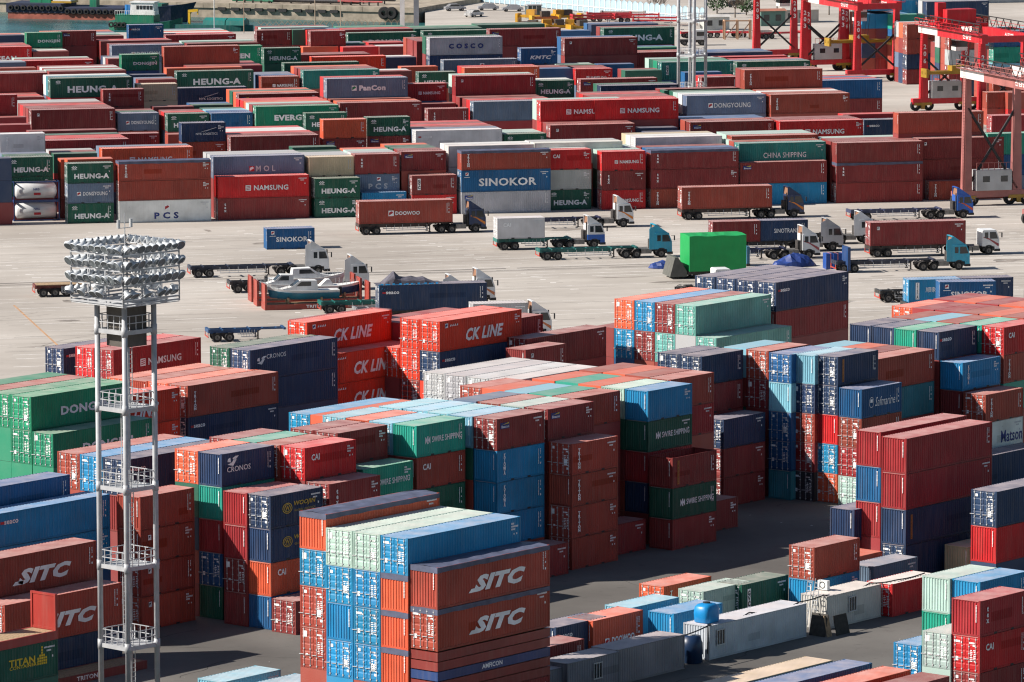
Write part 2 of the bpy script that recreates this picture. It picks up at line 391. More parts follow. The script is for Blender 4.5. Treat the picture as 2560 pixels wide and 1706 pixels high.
def brand(text, L, h):
    """prints for a brand: list of (part name, Print, colour)"""
    a = L / 2; big = L > 8; out = []; p = Print()
    def sub(col=WHT, name='lettering'): out.append((name, p, col))
    if text == 'HEUNG-A':
        if big: p.word(text, .25, h*.42, 7.6, 1.0, L, .045)
        else: p.word(text, .15, h*.36, 4.6, .68, L, .045)
        x = -a + (.9 if not big else 1.15)
        for q in ([(-.5, 0), (-.1, -.5), (-.1, -.3), (-.3, 0), (-.1, .3), (-.1, .5)], [(.5, 0), (.1, .5), (.1, .3), (.3, 0), (.1, -.3), (.1, -.5)]):
            p.rect(x, h - .52, .8, .42, L, pts=q)
        p.rect(x - .08, h - .52, .05, .34, L); p.rect(x + .08, h - .52, .05, .34, L); p.rect(x, h - .52, .16, .06, L); p.rect(x, h - .8, .72, .06, L)
        sub(WHT)
    elif text == 'NAMSUNG':
        if big: p.word(text, 1.0, h*.46, 4.6, .68, L, .025); x, s_ = -2.05, .72
        else: p.word(text, .75, h*.46, 2.6, .44, L, .025); x, s_ = -1.02, .46
        p.rect(x, h*.46, s_, s_, L); sub()
        q = Print()
        for i in range(3): q.rect(x, h*.46 + (i-1)*s_*.26, s_*.72, s_*.11, L, d=.009, pts=[(-.5, -1), (.5, .2), (.5, 1.2), (-.5, 0)])
        out.append(('emblem', q, RED))
    elif text in ('DONGJIN', 'DOOWOO', 'SINOKOR', 'DONGYOUNG', 'EVERGREEN', 'OCEAN', 'PanCon', 'COSCO', 'MOL', 'PCS', 'CHINA SHIPPING', 'Matson', 'SINOTRANS', 'CK LINE', 'SITC', 'SWIRE SHIPPING', 'WOOJIN', 'NYK LOGISTICS', 'KMTC', 'Safmarine'):
        spec = {  # text: 40' (x, z/h, w, height), 20' the same, colour, bold, shear
         'DONGJIN': ((.6, .42, 6.2, .98), (.75, .42, 3.8, .64), WHT, .045, 0), 'DOOWOO': ((.2, .45, 3.2, .5), (.6, .3, 2.75, .56), WHT, .035, 0),
         'SINOKOR': ((.2, .44, 7.9, 1.05), (.15, .48, 4.0, .62), WHT, .03, 0), 'DONGYOUNG': ((.9, .48, 5.6, .72), (.6, .48, 3.2, .5), WHT, .02, 0),
         'EVERGREEN': ((.3, .42, 7.4, .86), (.2, .45, 4.2, .6), WHT, .05, 0), 'OCEAN': ((1.2, .36, 4.6, .72), (.2, .45, 3.5, .6), WHT, .04, 0),
         'PanCon': ((.75, .5, 4.0, .82), (.4, .5, 2.6, .6), WHT, .06, 0), 'COSCO': ((.0, .5, 5.8, .82), (.1, .5, 3.6, .6), NVY, .05, 0),
         'MOL': ((.9, .42, 2.6, .78), (.5, .45, 2, .6), SIL, .03, 0), 'PCS': ((.15, .3, 3.2, .85), (.1, .4, 2.6, .75), SIL, .04, 0),
         'CHINA SHIPPING': ((.3, .42, 6.0, .72), (.2, .45, 3.8, .5), WHT, .0, 0), 'Matson': ((1.9, .42, 5.6, 1.15), (1.2, .42, 3.4, 1.1), NVY, .015, 0),
         'SINOTRANS': ((.3, .5, 6, .9), (.25, .5, 3.1, .55), WHT, .01, 0), 'CK LINE': ((.55, .44, 5.6, 1.2), (.2, .45, 3, .8), WHT, .04, .32),
         'SITC': ((.6, .43, 5.6, 1.12), (.3, .45, 3, .8), WHT, .06, .35), 'SWIRE SHIPPING': ((.5, .5, 6, .6), (.75, .5, 3.75, .48), WHT, .015, 0),
         'WOOJIN': ((.6, .6, 4.2, .55), (.9, .64, 2.5, .46), GLD, .03, .2), 'NYK LOGISTICS': ((.6, .42, 3.6, .34), (.4, .42, 3, .3), WHT, .01, 0),
         'KMTC': ((.3, .42, 5, .9), (.25, .42, 3.6, .6), WHT, .04, .25), 'Safmarine': ((.4, .55, 5, .9), (.5, .5, 3.0, .8), WHT, -.005, .3)}[text]
        x, zf, w, ht = spec[0] if big else spec[1]
        t = {'COSCO': 'C O S C O', 'PCS': 'P C S', 'MOL': 'M O L'}.get(text, text)
        p.word(t, x, h * zf, w, ht, L, spec[3], spec[4]); lx = x - w / 2
        if text == 'SITC': p.rect(lx + .05, h*zf - ht*.38, .9, ht*.24, L, pts=[(-.7, -.5), (.5, -.5), (.6, .5), (-.35, .5)])
        if text == 'NYK LOGISTICS':
            for i in range(3): p.rect(lx + 1.6 + i*.25, h*.42 + .55, 1.7, .5, L, pts=[(-.5, -.5 + i*.12), (.5, .3 + i*.2), (.42, .18 + i*.16), (-.4, -.5 + i*.06)])
        if text == 'WOOJIN':
            p.ring(lx - .75, h*.55, 1.15, .85, L, .16); p.ring(lx - .75, h*.55, .75, .62, L, .18); p.word('W', lx - .75, h*.55, .5, .36, L, .03)
            p.word('GLOBAL LOGISTICS', x, h*.45, 2.4, .16, L, .0)
        if text == 'Safmarine': p.ring(lx - .55, h*.5, .7, .95, L, .1); p.rect(lx - .55, h*.55, .36, .3, L)
        if text == 'SWIRE SHIPPING':
            for q in ([(-.5, -.5), (-.08, 0), (-.5, .5)], [(.5, -.5), (.5, .5), (.08, 0)], [(-.12, -.5), (.12, -.5), (.12, .5), (-.12, .5)]): p.rect(lx - .52, h*.5, .62, .62, L, pts=q)
        sub(NVY if text == 'PCS' and big else spec[2])
        if text in ('DONGYOUNG', 'PCS', 'DOOWOO', 'SINOKOR', 'PanCon', 'MOL', 'CK LINE'):
            e, f = Print(), Print()
            if text == 'PCS': ex, ez, es = x + .1, h * zf + ht * 1.25, .7 if big else .5
            elif text in ('SINOKOR', 'CK LINE'): ex, ez, es = -a + (.75 if text == 'SINOKOR' else 1.0), h - .5, .42
            else: ex, ez, es = lx - .55, h * zf, .7 if big else .52
            if text == 'PanCon': es = .75; ex -= .2
            e.rect(ex, ez, es, es, L); out.append(('emblem', e, WHT if text != 'MOL' else RED))
            f.rect(ex, ez, es*.8, es*.8, L, d=.009, pts=[(-.5, -.5), (.5, .1), (.2, .5), (-.5, .2)])
            out.append(('emblem', f, {'PanCon': (.02, .25, .1), 'MOL': WHT, 'CK LINE': NVY}.get(text, RED)))
            if text in ('SINOKOR',): 
                g = Print(); g.rect(ex, ez - .42, .8, .06, L); out.append(('lettering', g, WHT))
        if text == 'CK LINE':
            g = Print(); [g.rect(-a + 1.6 + i*.32, h - .5, .24, .24, L, pts=[(-.5,-.5),(.5,-.4),(.4,.5),(-.1,.1)]) for i in range(4)]; out.append(('lettering', g, WHT))
    elif text in ('tex', 'TRITON', 'KYOWA', 'GVC'):
        zc = {'tex': .58, 'TRITON': .5, 'KYOWA': .55, 'GVC': .55}[text]; ht = {'tex': 1.2, 'TRITON': 1.7, 'KYOWA': 1.75, 'GVC': 1.25}[text]
        if text == 'GVC':
            q = Print(); q.rect(-a + .95, h*zc, .42, 1.5, L, d=.004); out.append(('lettering', q, WHT))
        p.word(text, -a + .95, h*zc, .36, ht, L, .06, 0, True); sub(BLK if text == 'GVC' else WHT)
    elif text in ('CAI', 'seaco', 'CRONOS', 'Beacon', 'SSFA'):
        if text == 'CAI': p.word(text, -a + 1.25, h*.68, .95, .5, L, .03)
        if text == 'seaco': p.word(text, -a + (1.5 if big else 1.2), h*.7, 1.5, .3, L, .03); q = Print(); q.rect(-a + (.55 if big else .3), h*.7, .4, .2, L); out.append(('emblem', q, RED))
        if text == 'CRONOS':
            p.word(text, -a + (3.6 if big else 1.95), h*(.72 if big else .5), 2.7, .42, L, .01); x = -a + (1.6 if big else 1.3); z = h*(.62 if big else .74)
            for q in ([(-.5, -.3), (.0, -.5), (.3, .1), (.1, .3), (-.1, -.1)], [(.1, .0), (.5, .5), (.2, .5), (-.05, .3)], [(-.5, 0), (-.2, -.1), (-.25, .4), (-.45, .3)]): p.rect(x, z, 1.3, .75, L, pts=q)
        if text == 'Beacon':
            q = Print(); q.rect(-a + 1.0, h*.76, 1.15, .5, L, d=.004); out.append(('lettering', q, NVY))
            q = Print(); q.rect(-a + 1.1, h*.82, .8, .2, L, d=.006, pts=[(-.5, -.4), (.5, -.1), (.5, .5)]); out.append(('emblem', q, YEL))
            p.word('Beacon', -a + 1.05, h*.73, .95, .22, L, .02, d=.008)
        if text == 'SSFA':
            q = Print(); q.rect(-a + 1.0, h*.5, .42, 1.9, L, d=.004); out.append(('lettering', q, WHT)); p.word(text, -a + 1.0, h*.5, .26, 1.75, L, .02, 0, True); sub(BLK); p = Print(); p.word('順毅船務', -a + 3.4, h*.55, 2.9, .6, L, .0); 
            sub(WHT); return out
        sub(WHT)
    elif text == 'plate':
        p.rect(-a + 1.0, h*.75, .35, .4, L); q = Print(); q.rect(-a + 1.0, h*.75, .24, .24, L, d=.009, pts=[(-.5, -.5), (.5, .5), (-.5, .5)]); sub(); out.append(('emblem', q, BLK))
    elif text == 'tall':      # orange upright sign
        q = Print(); q.rect(-a + .8, h*.5, .26, 2.0, L, d=.004); out.append(('lettering', q, (.42, .16, .03))); p.word('JRAULTD', -a + .8, h*.5, .16, 1.8, L, .0, 0, True); sub(BLK)
    elif text == 'TITAN':
        p.word('TITAN', a - 3.6, h*.58, 2.6, .5, L, .03); p.word('CONTAINERS', a - 3.4, h*.44, 2.9, .24, L, .02)
        for c_, n_ in enumerate((3, 4, 7, 4, 3)):
            for r_ in range(n_): p.rect(a - 2.0 + c_*.2, h*.42 + r_*.19, .16, .15, L)
        sub(YEL)
    return out
COUNT = []
def paint_print(root, prs):
    for nm, p, col in prs:
        if p.f: p.build(nm, M_LETTER, root, col)
PRINT_CACHE = {}
SPECS = []
def container(*a, **k): SPECS.append((a, k))
def make_container(loc, rz, L, h, code, text=None, end=None, side=True, top=None, words='', yard='', roofcol=None, seed=None):
    """loc: base centre; end: 'd' doors or 'p' plain wall at the seen end; top: None, 't' tarpaulin, 'x' open"""
    rd = random.Random(seed if seed is not None else (round(loc[0]*7), round(loc[1]*7), round(loc[2]*7)).__hash__())
    col, cname = COLOURS[code]
    f_ = rd.uniform(.86, 1.14); col = tuple(min(.9, c * f_ * rd.uniform(.95, 1.05)) for c in col)
    smooth = code == 'w' and rd.random() < .75
    root = empty('shipping_container', loc, rz)
    put('body', c_body(L, h, smooth), root, color=col)
    if top == 't':
        b = MB(); a, w = L/2, WID/2; n = 14; ring = []
        for i in range(n + 1):
            x = -a + .02 + (L - .04) * i / n; s_ = .06 * math.sin(i * 2.1 + loc[0]) ; zt = h + .05 - .04 * abs(math.sin(i * 1.57))
            ring.append([(x, -w - .02, h - .36 + s_*.5), (x, -w - .02, h - .02), (x, 0, zt + .03), (x, w + .02, h - .02), (x, w + .02, h - .36)])
        b.loft(ring, cap=False, closed=False)
        b.quad([(-a - .012, -w - .02, h - .4), (-a - .012, -w - .02, h), (-a - .012, 0, h + .05), (-a - .012, w + .02, h), (-a - .012, w + .02, h - .38)])
        b.build('tarpaulin', [M_TARP], root)
    elif top == 'x':
        pass
    else: put('roof', c_roof(L, h, smooth), root, color=roofcol or col)
    put('frame', c_frame(L, h, L < 8), root, color=col)
    end = end or ('d' if rd.random() < .62 else 'p')
    if end == 'd':
        for s in (1, -1):
            d = put('door', c_door(h, L, s), root, color=col)
            for y in ((.3, .88) if s > 0 else (-.3, -.88)):
                put('locking_bar', c_bar(h, L), d, loc=(0, y, 0))
        put('markings', c_decal('d%d' % rd.randrange(3), L, h), root, color=WHT)
    elif end == 'p':
        put('end_wall', c_endwall(h, L), root, color=col)
        put('markings', c_decal('e0', L, h), root, color=WHT)
    if side:
        put('markings', c_decal(rd.choice(('s1', 's1', 's2', 's3')), L, h), root, color=(WHT if code not in 'wTLc' else SIL))
        if text:
            k = (text, L, h)
            if k not in PRINT_CACHE: PRINT_CACHE[k] = [(nm, p.mesh(nm, M_LETTER), c) for nm, p, c in brand(text, L, h) if p.f]
            for nm, me, c in PRINT_CACHE[k]: put(nm, me, root, color=c)
    size = 'forty-foot' if L > 8 else 'twenty-foot'
    known = text and text not in ('plate', 'tall')
    word = {'tall': 'with upright orange sign', 'plate': 'with small plate'}.get(text, 'lettered ' + text if text else '')
    d = cname + ' ' + size + ' container' + (' under tarpaulin' if top == 't' else ' with open top' if top == 'x' else '') + ((' ' + word) if word else '')
    COUNT.append((root, d, yard, words, to_px((loc[0], loc[1], loc[2] + h))))
    tag(root, cat='container', group='containers stacked in the ' + yard if yard else 'containers')
    return root
FILL = MB(); FILLCOL = []
def settle(n_max):
    """how much of each planned container the photograph shows (a small depth buffer): the ones that show largest become objects, the rest one mass"""
    import numpy as np
    Wp, Hp = 1024, 682; k = Wp / 2560; buf = np.zeros((Hp, Wp)); idb = np.full((Hp, Wp), -1, int)
    for i, (a, kw) in enumerate(SPECS):
        (cx, cy, z0), rz, L, h = a[0], a[1], a[2], a[3]; c, s = math.cos(rz), math.sin(rz); q, w = L / 2, WID / 2
        def P(x, y, z):
            p = (cx + c*x - s*y, cy + s*x + c*y, z0 + z); u, v = to_px(p); d = p[1]*math.cos(PITCH) - (p[2] - CAMH)*math.sin(PITCH)
            return u * k, v * k, 1 / d
        for face in (((-q,-w,0),(q,-w,0),(q,-w,h),(-q,-w,h)), ((-q,w,0),(-q,-w,0),(-q,-w,h),(-q,w,h)), ((-q,-w,h),(q,-w,h),(q,w,h),(-q,w,h))):
            pts = [P(*f) for f in face]; xs = [p[0] for p in pts]; ys = [p[1] for p in pts]
            x0, x1, y0, y1 = max(0, int(min(xs))), min(Wp, int(max(xs)) + 2), max(0, int(min(ys))), min(Hp, int(max(ys)) + 2)
            if x0 >= x1 or y0 >= y1: continue
            X, Y = np.meshgrid(np.arange(x0, x1) + .5, np.arange(y0, y1) + .5); ins = np.ones(X.shape, bool)
            for j in range(4):
                (ax, ay, _), (bx, by, _) = pts[j], pts[(j+1) % 4]
                ins &= ((bx - ax) * (Y - ay) - (by - ay) * (X - ax)) <= 0
            A_ = np.array([[p[0], p[1], 1] for p in pts[:3]]); co = np.linalg.solve(A_, np.array([p[2] for p in pts[:3]]))
            D = X * co[0] + Y * co[1] + co[2]; sub = buf[y0:y1, x0:x1]; hit = ins & (D > sub)
            sub[hit] = D[hit]; idb[y0:y1, x0:x1][hit] = i
    area = np.bincount(idb[idb >= 0], minlength=len(SPECS)); order = sorted(range(len(SPECS)), key=lambda i: -area[i])
    keep = set(i for i in order[:n_max] if area[i] > 6)
    print('containers planned', len(SPECS), 'seen', int((area > 0).sum()), 'kept', len(keep), 'smallest kept', min(area[i] for i in keep))
    for i, (a, kw) in enumerate(SPECS):
        if i in keep: make_container(*a, **kw)
        else: fill_box(a[0][0], a[0][1], a[0][2], a[0][2] + a[3], a[1], a[2], a[4])
def fill_box(cx, cy, z0, z1, rz, L, code):
    """plain container under or behind those in view"""
    c, s = math.cos(rz), math.sin(rz); a, w = L / 2, WID / 2; n = len(FILL.v)
    for z in (z0 + .02, z1 - .004):
        for x, y in ((-a, -w), (a, -w), (a, w), (-a, w)): FILL.v.append((cx + c*x - s*y, cy + s*x + c*y, z))
    FILL.f += [(n,n+3,n+2,n+1),(n+4,n+5,n+6,n+7),(n,n+1,n+5,n+4),(n+1,n+2,n+6,n+5),(n+2,n+3,n+7,n+6),(n+3,n,n+4,n+7)]; FILL.m += [0, 1, 0, 0, 0, 0]
    FILLCOL.extend([COLOURS[code][0]] * 6)
def attr_paint(name, dust):
    m, nt, b = mat(name); at_ = N(nt, 'ShaderNodeAttribute', attribute_name='paint'); tc = N(nt, 'ShaderNodeTexCoord')
    n = N(nt, 'ShaderNodeTexNoise'); n.inputs['Scale'].default_value = .6; n.inputs['Detail'].default_value = 5; nt.links.new(tc.outputs['Object'], n.inputs[0])
    c = mix(nt, ramp(nt, n.outputs[0], .3, .7, (dust*.6,)*3 + (1,), (dust*1.3 + .06,)*3 + (1,)), at_.outputs['Color'], (.5, .42, .38, 1))
    nt.links.new(c, b.inputs['Base Color']); b.inputs['Roughness'].default_value = .55; return m
def finish_labels():
    by = {}
    for r, d, yard, words, px in COUNT: by.setdefault((d, yard), []).append((px[0], px[1], r, words))
    for (d, yard), v in by.items():
        v.sort(key=lambda t: (t[0], t[1]))
        for i, (x, y, r, words) in enumerate(v):
            if len(v) == 1: r['label'] = d + ' in the ' + yard
            elif len(v) == 2: r['label'] = d + ', ' + ('left' if i == 0 else 'right') + ' one of two in the ' + yard
            else: r['label'] = d + ', ' + ordn(i + 1) + ' from left in the ' + yard
    if FILL.f:
        o = FILL.build('stacked_containers', [attr_paint('stacked_container_paint', 0), attr_paint('stacked_container_roof_paint', .26)])
        ca = o.data.color_attributes.new('paint', 'FLOAT_COLOR', 'CORNER'); vals = []
        for p in o.data.polygons: vals += list((*FILLCOL[p.index], 1)) * p.loop_total
        ca.data.foreach_set('color', vals)
        tag(o, 'further containers of many colours, mostly hidden, packed low and deep in the stacks', 'container', kind='stuff')
# ---------------------------------------------------------------- the two container yards
YAW = {'A': .884896, 'B': .241214}
YARD = {'A': 'near yard', 'B': 'far yard'}
COLW = 2.5
REF = {}
def parse(tok):
    f = tok.split(':'); c = f[0][0]; fl = f[0][1:]
    return c, fl, (f[1].replace('_', ' ') if len(f) > 1 and f[1] else None), (f[2] if len(f) > 2 and f[2] else None)
def tierh(fl, L): return HC if '+' in fl else ST
def lay(O, yard, L, items, z=None, n=None, name=None, b=None, side=True, fill=True):
    """O: ground position of the near corner; items from the top down; the rest of the stack is filled"""
    yaw = YAW[yard]; du = Vector((math.cos(yaw), math.sin(yaw), 0)); dv = Vector((-math.sin(yaw), math.cos(yaw), 0))
    its = [parse(t) for t in items.split()]
    zt = z; c = O + du * (L / 2) + dv * (WID / 2)
    hs = [tierh(p[1], L) for p in its]; k_ = z / sum(hs) if abs(sum(hs) - z) < .75 else 1.0
    for (code, fl, text, end) in its:
        h = round(tierh(fl, L) * k_, 3)
        if zt < 1.5: break
        z0 = zt - h
        if z0 < .25: z0 = 0
        container((c.x, c.y, z0 + .0), yaw, L, zt - z0 if z0 == 0 else h, code, text, end, side, 't' if 't' in fl else 'x' if 'x' in fl else None, yard=YARD[yard], roofcol=(.62, .6, .57) if '~' in fl else None)
        zt = z0
    if zt > 1.0 and fill:
        k = max(1, round(zt / 2.75)); hh = zt / k
        for i in range(k): fill_box(c.x, c.y, i * hh, (i + 1) * hh, yaw, L, its[-1][0] if its and its[-1][0] in 'GOnmM' else random.choice('mMmngyM'))
    if name: REF[name] = (O.copy(), yard, L, z)
    if b:
        for i, t in enumerate(b.split()):
            lay(O + dv * COLW * (i + 1) + du * (random.uniform(-.12, .12)), yard, L, t, z=z + random.uniform(-.0, .0), side=False)
def ztop(items, n, L, z):
    if z is not None: return z
    hs = [tierh(parse(t)[1], L) for t in items.split()][:n]
    base = hs[-1] if hs else ST
    return sum(hs) + (n - len(hs)) * (HC if L > 8 and base == HC else ST)
def S(px, py, cor, size, n, items, name=None, b=None, z=None, yard='A', du=0, dv=0, L=None, side=True):
    L = L or (L40 if size == 40 else L20); zz = ztop(items, n, L, z); yaw = YAW[yard]
    U = Vector((math.cos(yaw), math.sin(yaw), 0)); V = Vector((-math.sin(yaw), math.cos(yaw), 0))
    O = at(px, py, zz); O.z = 0
    if cor == 'R': O = O - U * L
    lay(O + U * du + V * dv, yard, L, items, z=zz, name=name, b=b, side=side)
def Rl(ref, dcol, du, n, items, b=None, z=None, size=None, name=None, side=True, fill=True):
    O, yard, L, z0 = REF[ref]; yaw = YAW[yard]; L = {None: L, 20: L20, 40: L40}[size]
    U = Vector((math.cos(yaw), math.sin(yaw), 0)); V = Vector((-math.sin(yaw), math.cos(yaw), 0))
    lay(O + V * COLW * dcol + U * du, yard, L, items, z=ztop(items, n, L, z), name=name, b=b, side=side, fill=fill)

# near yard, the block in the middle
S(1429.1, 1111.5, 'L', 20, 4, 'M:TRITON:d M:TRITON:p M:TRITON:d M::d', 'tri')
S(1369.2, 1024.3, 'L', 20, 5, 'm:Beacon:d m m', 'b5', b='T::p M::d y::d')
S(1241.9, 1048.7, 'L', 20, 5, 'm:Beacon:d B:KYOWA:p B:KYOWA:p B:KYOWA:p M', 'b4', b='L::p L::d L::d L::d')
Rl('b4', 1, 0, 4, 'b::p b::p', side=False)
S(1437, 996.8, 'L', 20, 5, 'M::d m::d m', 'b6', b='q::p L::p o::d M')
S(1620.1, 979.4, 'L', 20, 5, 'B::p g:SWIRE_SHIPPING:p R::p n::p m', 'b7', b='T::p o::d q::d o::d')
S(1785.1, 932.2, 'R', 20, 5, 'M::d R::p M m', 'b8', b='M::d o::d M::d')
S(1164.8, 940.7, 'L', 40, 4, 'W+::d W+', 'grey', b='W+::d')
Rl('grey', -1, 0, 4, 'W+::d'); Rl('grey', -2, 0, 4, 'W+::d')
S(1680.7, 1146.9, 'L', 20, 3, 'mx:tall:p g:SWIRE_SHIPPING:p m::p', 'c1')
S(1844, 1243.7, 'R', 20, 1, 'm::p')
S(1419.6, 1356, 'R', 20, 1, 'm::p')
S(1613, 1298, 'R', 20, 1, 'm::p')
S(1809, 1051.5, 'L', 20, 3, 'n::d m::d m::d', 'c2')
S(1754.2, 893.5, 'L', 20, 5, 'n::d m m', 'c3', b='n::d')
S(1040.7, 1065.1, 'L', 20, 5, 'q:SWIRE_SHIPPING:p M:CAI:p g', 'b3', b='L::d o::p L::d')
S(968.3, 1061.3, 'R', 20, 5, 'm::d m', 'b2', b='m::d')
S(1031.5, 1151.1, 'R', 20, 4, 'q:SWIRE_SHIPPING:p m')
S(761.2, 1119.7, 'L', 20, 5, 'r:CAI:d m', 'b1', b='M::d q m')
S(821.8, 1210, 'L', 20, 4, 'm:tex:d m m')
S(774, 1035.5, 'L', 40, 3, 'B+::d', 'bl40'); Rl('bl40', -1, 0, 3, 'o+::d')
Rl('bl40', -2, 3, 3, 'L+')
# bay of the navy CRONOS box and the stacks behind the mast
S(553.4, 1134.3, 'L', 20, 5, 'n:CRONOS:p q::p R::p b::d g::p', 'a9', b='o::d')
S(615.9, 1232.5, 'L', 20, 4, 'R::p R::p m::d m::p')
S(675, 1239.5, 'L', 20, 4, 'n:WOOJIN:d n:WOOJIN:p o:CAI:p b::p')
S(737.4, 1503, 'L', 20, 1, 'm::d')
S(349.4, 1240.9, 'L', 20, 4, 'M::p M:plate M:plate M:plate')
S(313.7, 1147.8, 'L', 40, 4, 'n+:seaco:d m+', 'a7', b='B+::d')
Rl('a7', 2, 0, 4, 'M+')
S(174, 1183.4, 'R', 40, 4, 'b+ b+ b+', z=11.75)
S(273.6, 1232.5, 'R', 40, 4, 'B:seaco B b')
S(239.9, 1348.9, 'R', 40, 3, 'M+:SITC M+', 'g1', z=8.9)
S(302.5, 1453.6, 'R', 40, 2, 'M+:SITC n', 'g2', z=6.15)
S(142.5, 1594.6, 'R', 40, 2, 'g:TITAN g', 'titan')
# left: the green boxes and the blocks behind them
S(77.2, 989.8, 'L', 40, 4, 'G+:DONGJIN:d G+::d G+::d', 'a1', b='G+::d M+ G+')
S(131.9, 1082.4, 'L', 40, 3, 'G+:DONGJIN:d G+:DONGJIN:d', 'a2')
S(449, 966, 'R', 40, 3, 'O+:CK_LINE:d O+:CK_LINE:d', 'a6')
S(469.2, 963.1, 'L', 40, 3, 'M+:TRITON:d n+:seaco:d n+', 'a5', b='o+::d M+ o+')
S(283.4, 873.3, 'L', 40, 3, 'R+:NAMSUNG:d r+::d', 'a4', b='r+::d')
S(158.5, 869, 'L', 40, 3, 'n:seaco:d n')
S(625.2, 874.7, 'L', 40, 5, 'n+:CRONOS:d n+::d', 'cro', z=10.45, b='g+::d')
S(767.7, 805.5, 'L', 40, 4, 'O+:CK_LINE:d O+', 'ckl')
Rl('ckl', 1, 3, 4, 'R+::d', z=11.2)
Rl('ckl', -1, 0, 3, 'O+:CK_LINE:d O+:CK_LINE:d')
S(1099.4, 804.1, 'L', 40, 4, 'O+:CK_LINE:d n+:seaco:d O+::d', 'ckr', b='O+::d')
Rl('ckr', 1, 0, 3, 'O+::d m+::d', side=False)
Rl('ckr', 2, 0, 3, 'O+::d m+::d m+'); Rl('ckr', 3.2, 4, 4, 'R::d m', b='R', z=10.4)
S(1357.7, 786.7, 'R', 20, 4, 'm m', z=10.2)
S(1515.7, 817.3, 'R', 40, 3, 'm+ m+', z=9.1)
S(1414.7, 859.3, 'R', 20, 3, 'm:plate m', z=8.69)
S(1739.4, 767.6, 'L', 40, 4, 'v+::d W+::d M+', 'mint')
Rl('mint', 1, 0, 4, 'm+::d v+::d m+'); Rl('mint', 2, 0, 4, 'B+::d m+::d M+::d'); Rl('mint', 3, 0, 4, 'o+::d B+::d b+::d'); Rl('mint', 4, 0, 3, 'm+::d m+::d')
Rl('mint', -1, 0, 3, 'v+::d v+::d')
S(1940.7, 708.7, 'L', 40, 4, 'n+:seaco:d m+', 'nav', z=12.6, b='n+::d n+::d n+::d')
# right: 20 ft bays
S(1921.2, 880.3, 'L', 20, 5, 'M::d m::d m::d', 'c5', b='L')
S(1978.6, 888.8, 'L', 20, 5, 'b::d L::p b::d b::d e::p')
S(2037.5, 891.6, 'L', 20, 5, 'L::p n::d M::d m::d k::d')
S(2095, 895.2, 'L', 20, 5, 'n:tall:d n::d r::p B::d o::d', 'd3')
S(2154, 977.1, 'L', 20, 4, 'b:Safmarine:p M::d R::d T::d')
S(2336.4, 876.1, 'R', 40, 4, 'M+ e+ m+', 'd5', b='m+ o+ L+')
S(2348.4, 834, 'L', 20, 5, 'n:seaco:p m', 'd6', b='q::p n:CRONOS:p n::p')
S(2510.3, 822.8, 'L', 20, 5, 'r:CAI:d M:TRITON:d q', 'd7', b='q M L M')
Rl('d7', 1, 6.9, 5, 'M', b='o M R R o')
Rl('d7', 2, 13.8, 5, 'o', b='o R o R')
S(2406.5, 911.2, 'L', 20, 4, 'B:KYOWA:p m::p')
S(2464, 991.2, 'L', 20, 3, 'M:TRITON:d w:Matson:p n')
S(2479.5, 1142.7, 'L', 40, 1, 'n+', z=3.0, du=-4)
S(2265.7, 1100.2, 'L', 40, 4, 'R+::p R+::p n+:tall:p n+', 'd10')
S(2201.7, 1083.8, 'L', 40, 4, 'R+::p b+::p R+::p R+::d')
S(2134.8, 1277.6, 'L', 20, 2, 'n::p m')
S(2490.7, 1233.9, 'L', 40, 3, 'n+::d r+::p n+::d', z=7.9)
S(2422.7, 1372.1, 'L', 20, 1, 'c::p')
S(2034.5, 1372.1, 'L', 20, 2, 'M::d B::p')
S(2204.6, 1380.9, 'R', 20, 1, 'o::d')
S(2182.8, 1420.1, 'L', 20, 1, 'y::p')
S(1658.1, 1468.1, 'L', 20, 1, 'o:TRITON:d')
S(1756.9, 1481.2, 'L', 20, 1, 'T::d')
S(1852.9, 1465.2, 'L', 20, 1, 'g:GVC:d')
S(1695.9, 1494.3, 'R', 20, 1, 'L::p')
S(1682.8, 1536.5, 'L', 20, 1, 'B::p')
S(1480.7, 1553.9, 'L', 20, 1, 'o:DOOWOO:p')
S(1388, 1570, 'L', 20, 1, 'n:seaco:p')
S(1458.8, 1597.5, 'R', 20, 1, 'm')
S(2229.3, 1463.8, 'L', 20, 1, 'r~::d', 'redwhite')
S(2373.3, 1450.7, 'L', 20, 3, 'T::p q::p T')
S(2448.9, 1459.4, 'L', 20, 3, 'B::p B')
S(2448.9, 1507.4, 'L', 20, 3, 'R:tex:p r:CAI:d m::d')
S(2374.7, 1588.8, 'L', 20, 2, 'T::d T::p')
S(2300.6, 1617.9, 'L', 20, 1, 'B::d')
S(2178.4, 1660, 'R', 40, 1, 'b'); S(2274.4, 1677.5, 'R', 40, 1, 'o'); S(2371.8, 1693.5, 'R', 40, 1, 'm'); S(2079.6, 1652.8, 'R', 40, 1, 'c')
# the tall stack in front
S(1017.9, 1346.7, 'L', 40, 5, 'B::d ot::p ot::p ot::p', 'fr', z=14.2)
Rl('fr', 1, 0, 5, 'T::d B::d B::d B::d', z=14.2); Rl('fr', 2, 0, 5, 'T::d B::d B::p B::d B::d', z=14.2)
Rl('fr', 3, .1, 5, 'ot:SITC:p B::d M+::d M+::d', z=15.1)
Rl('fr', -1, .15, 4, 'Mt+:SITC:p Mt+:SITC:d', z=12.43, name='sitc', fill=False)
Rl('sitc', 0, 0, 1, 'm+', z=3.2)
S(700, 1672, 'R', 20, 1, 'L::p'); S(800, 1692, 'R', 20, 1, 'L::p')
# ---------------------------------------------------------------- far yard: positions read off four strips of the photograph
RX = {1: 0, 2: 640, 3: 1280, 4: 1900}
def B(r, x, y, cor, size, n, items, b=None, z=None, name=None, dv=0):
    S(RX[r] + x / 3.5636, y / 3.5636, cor, size, n, items, name=name, b=b, z=z, yard='B', dv=dv)
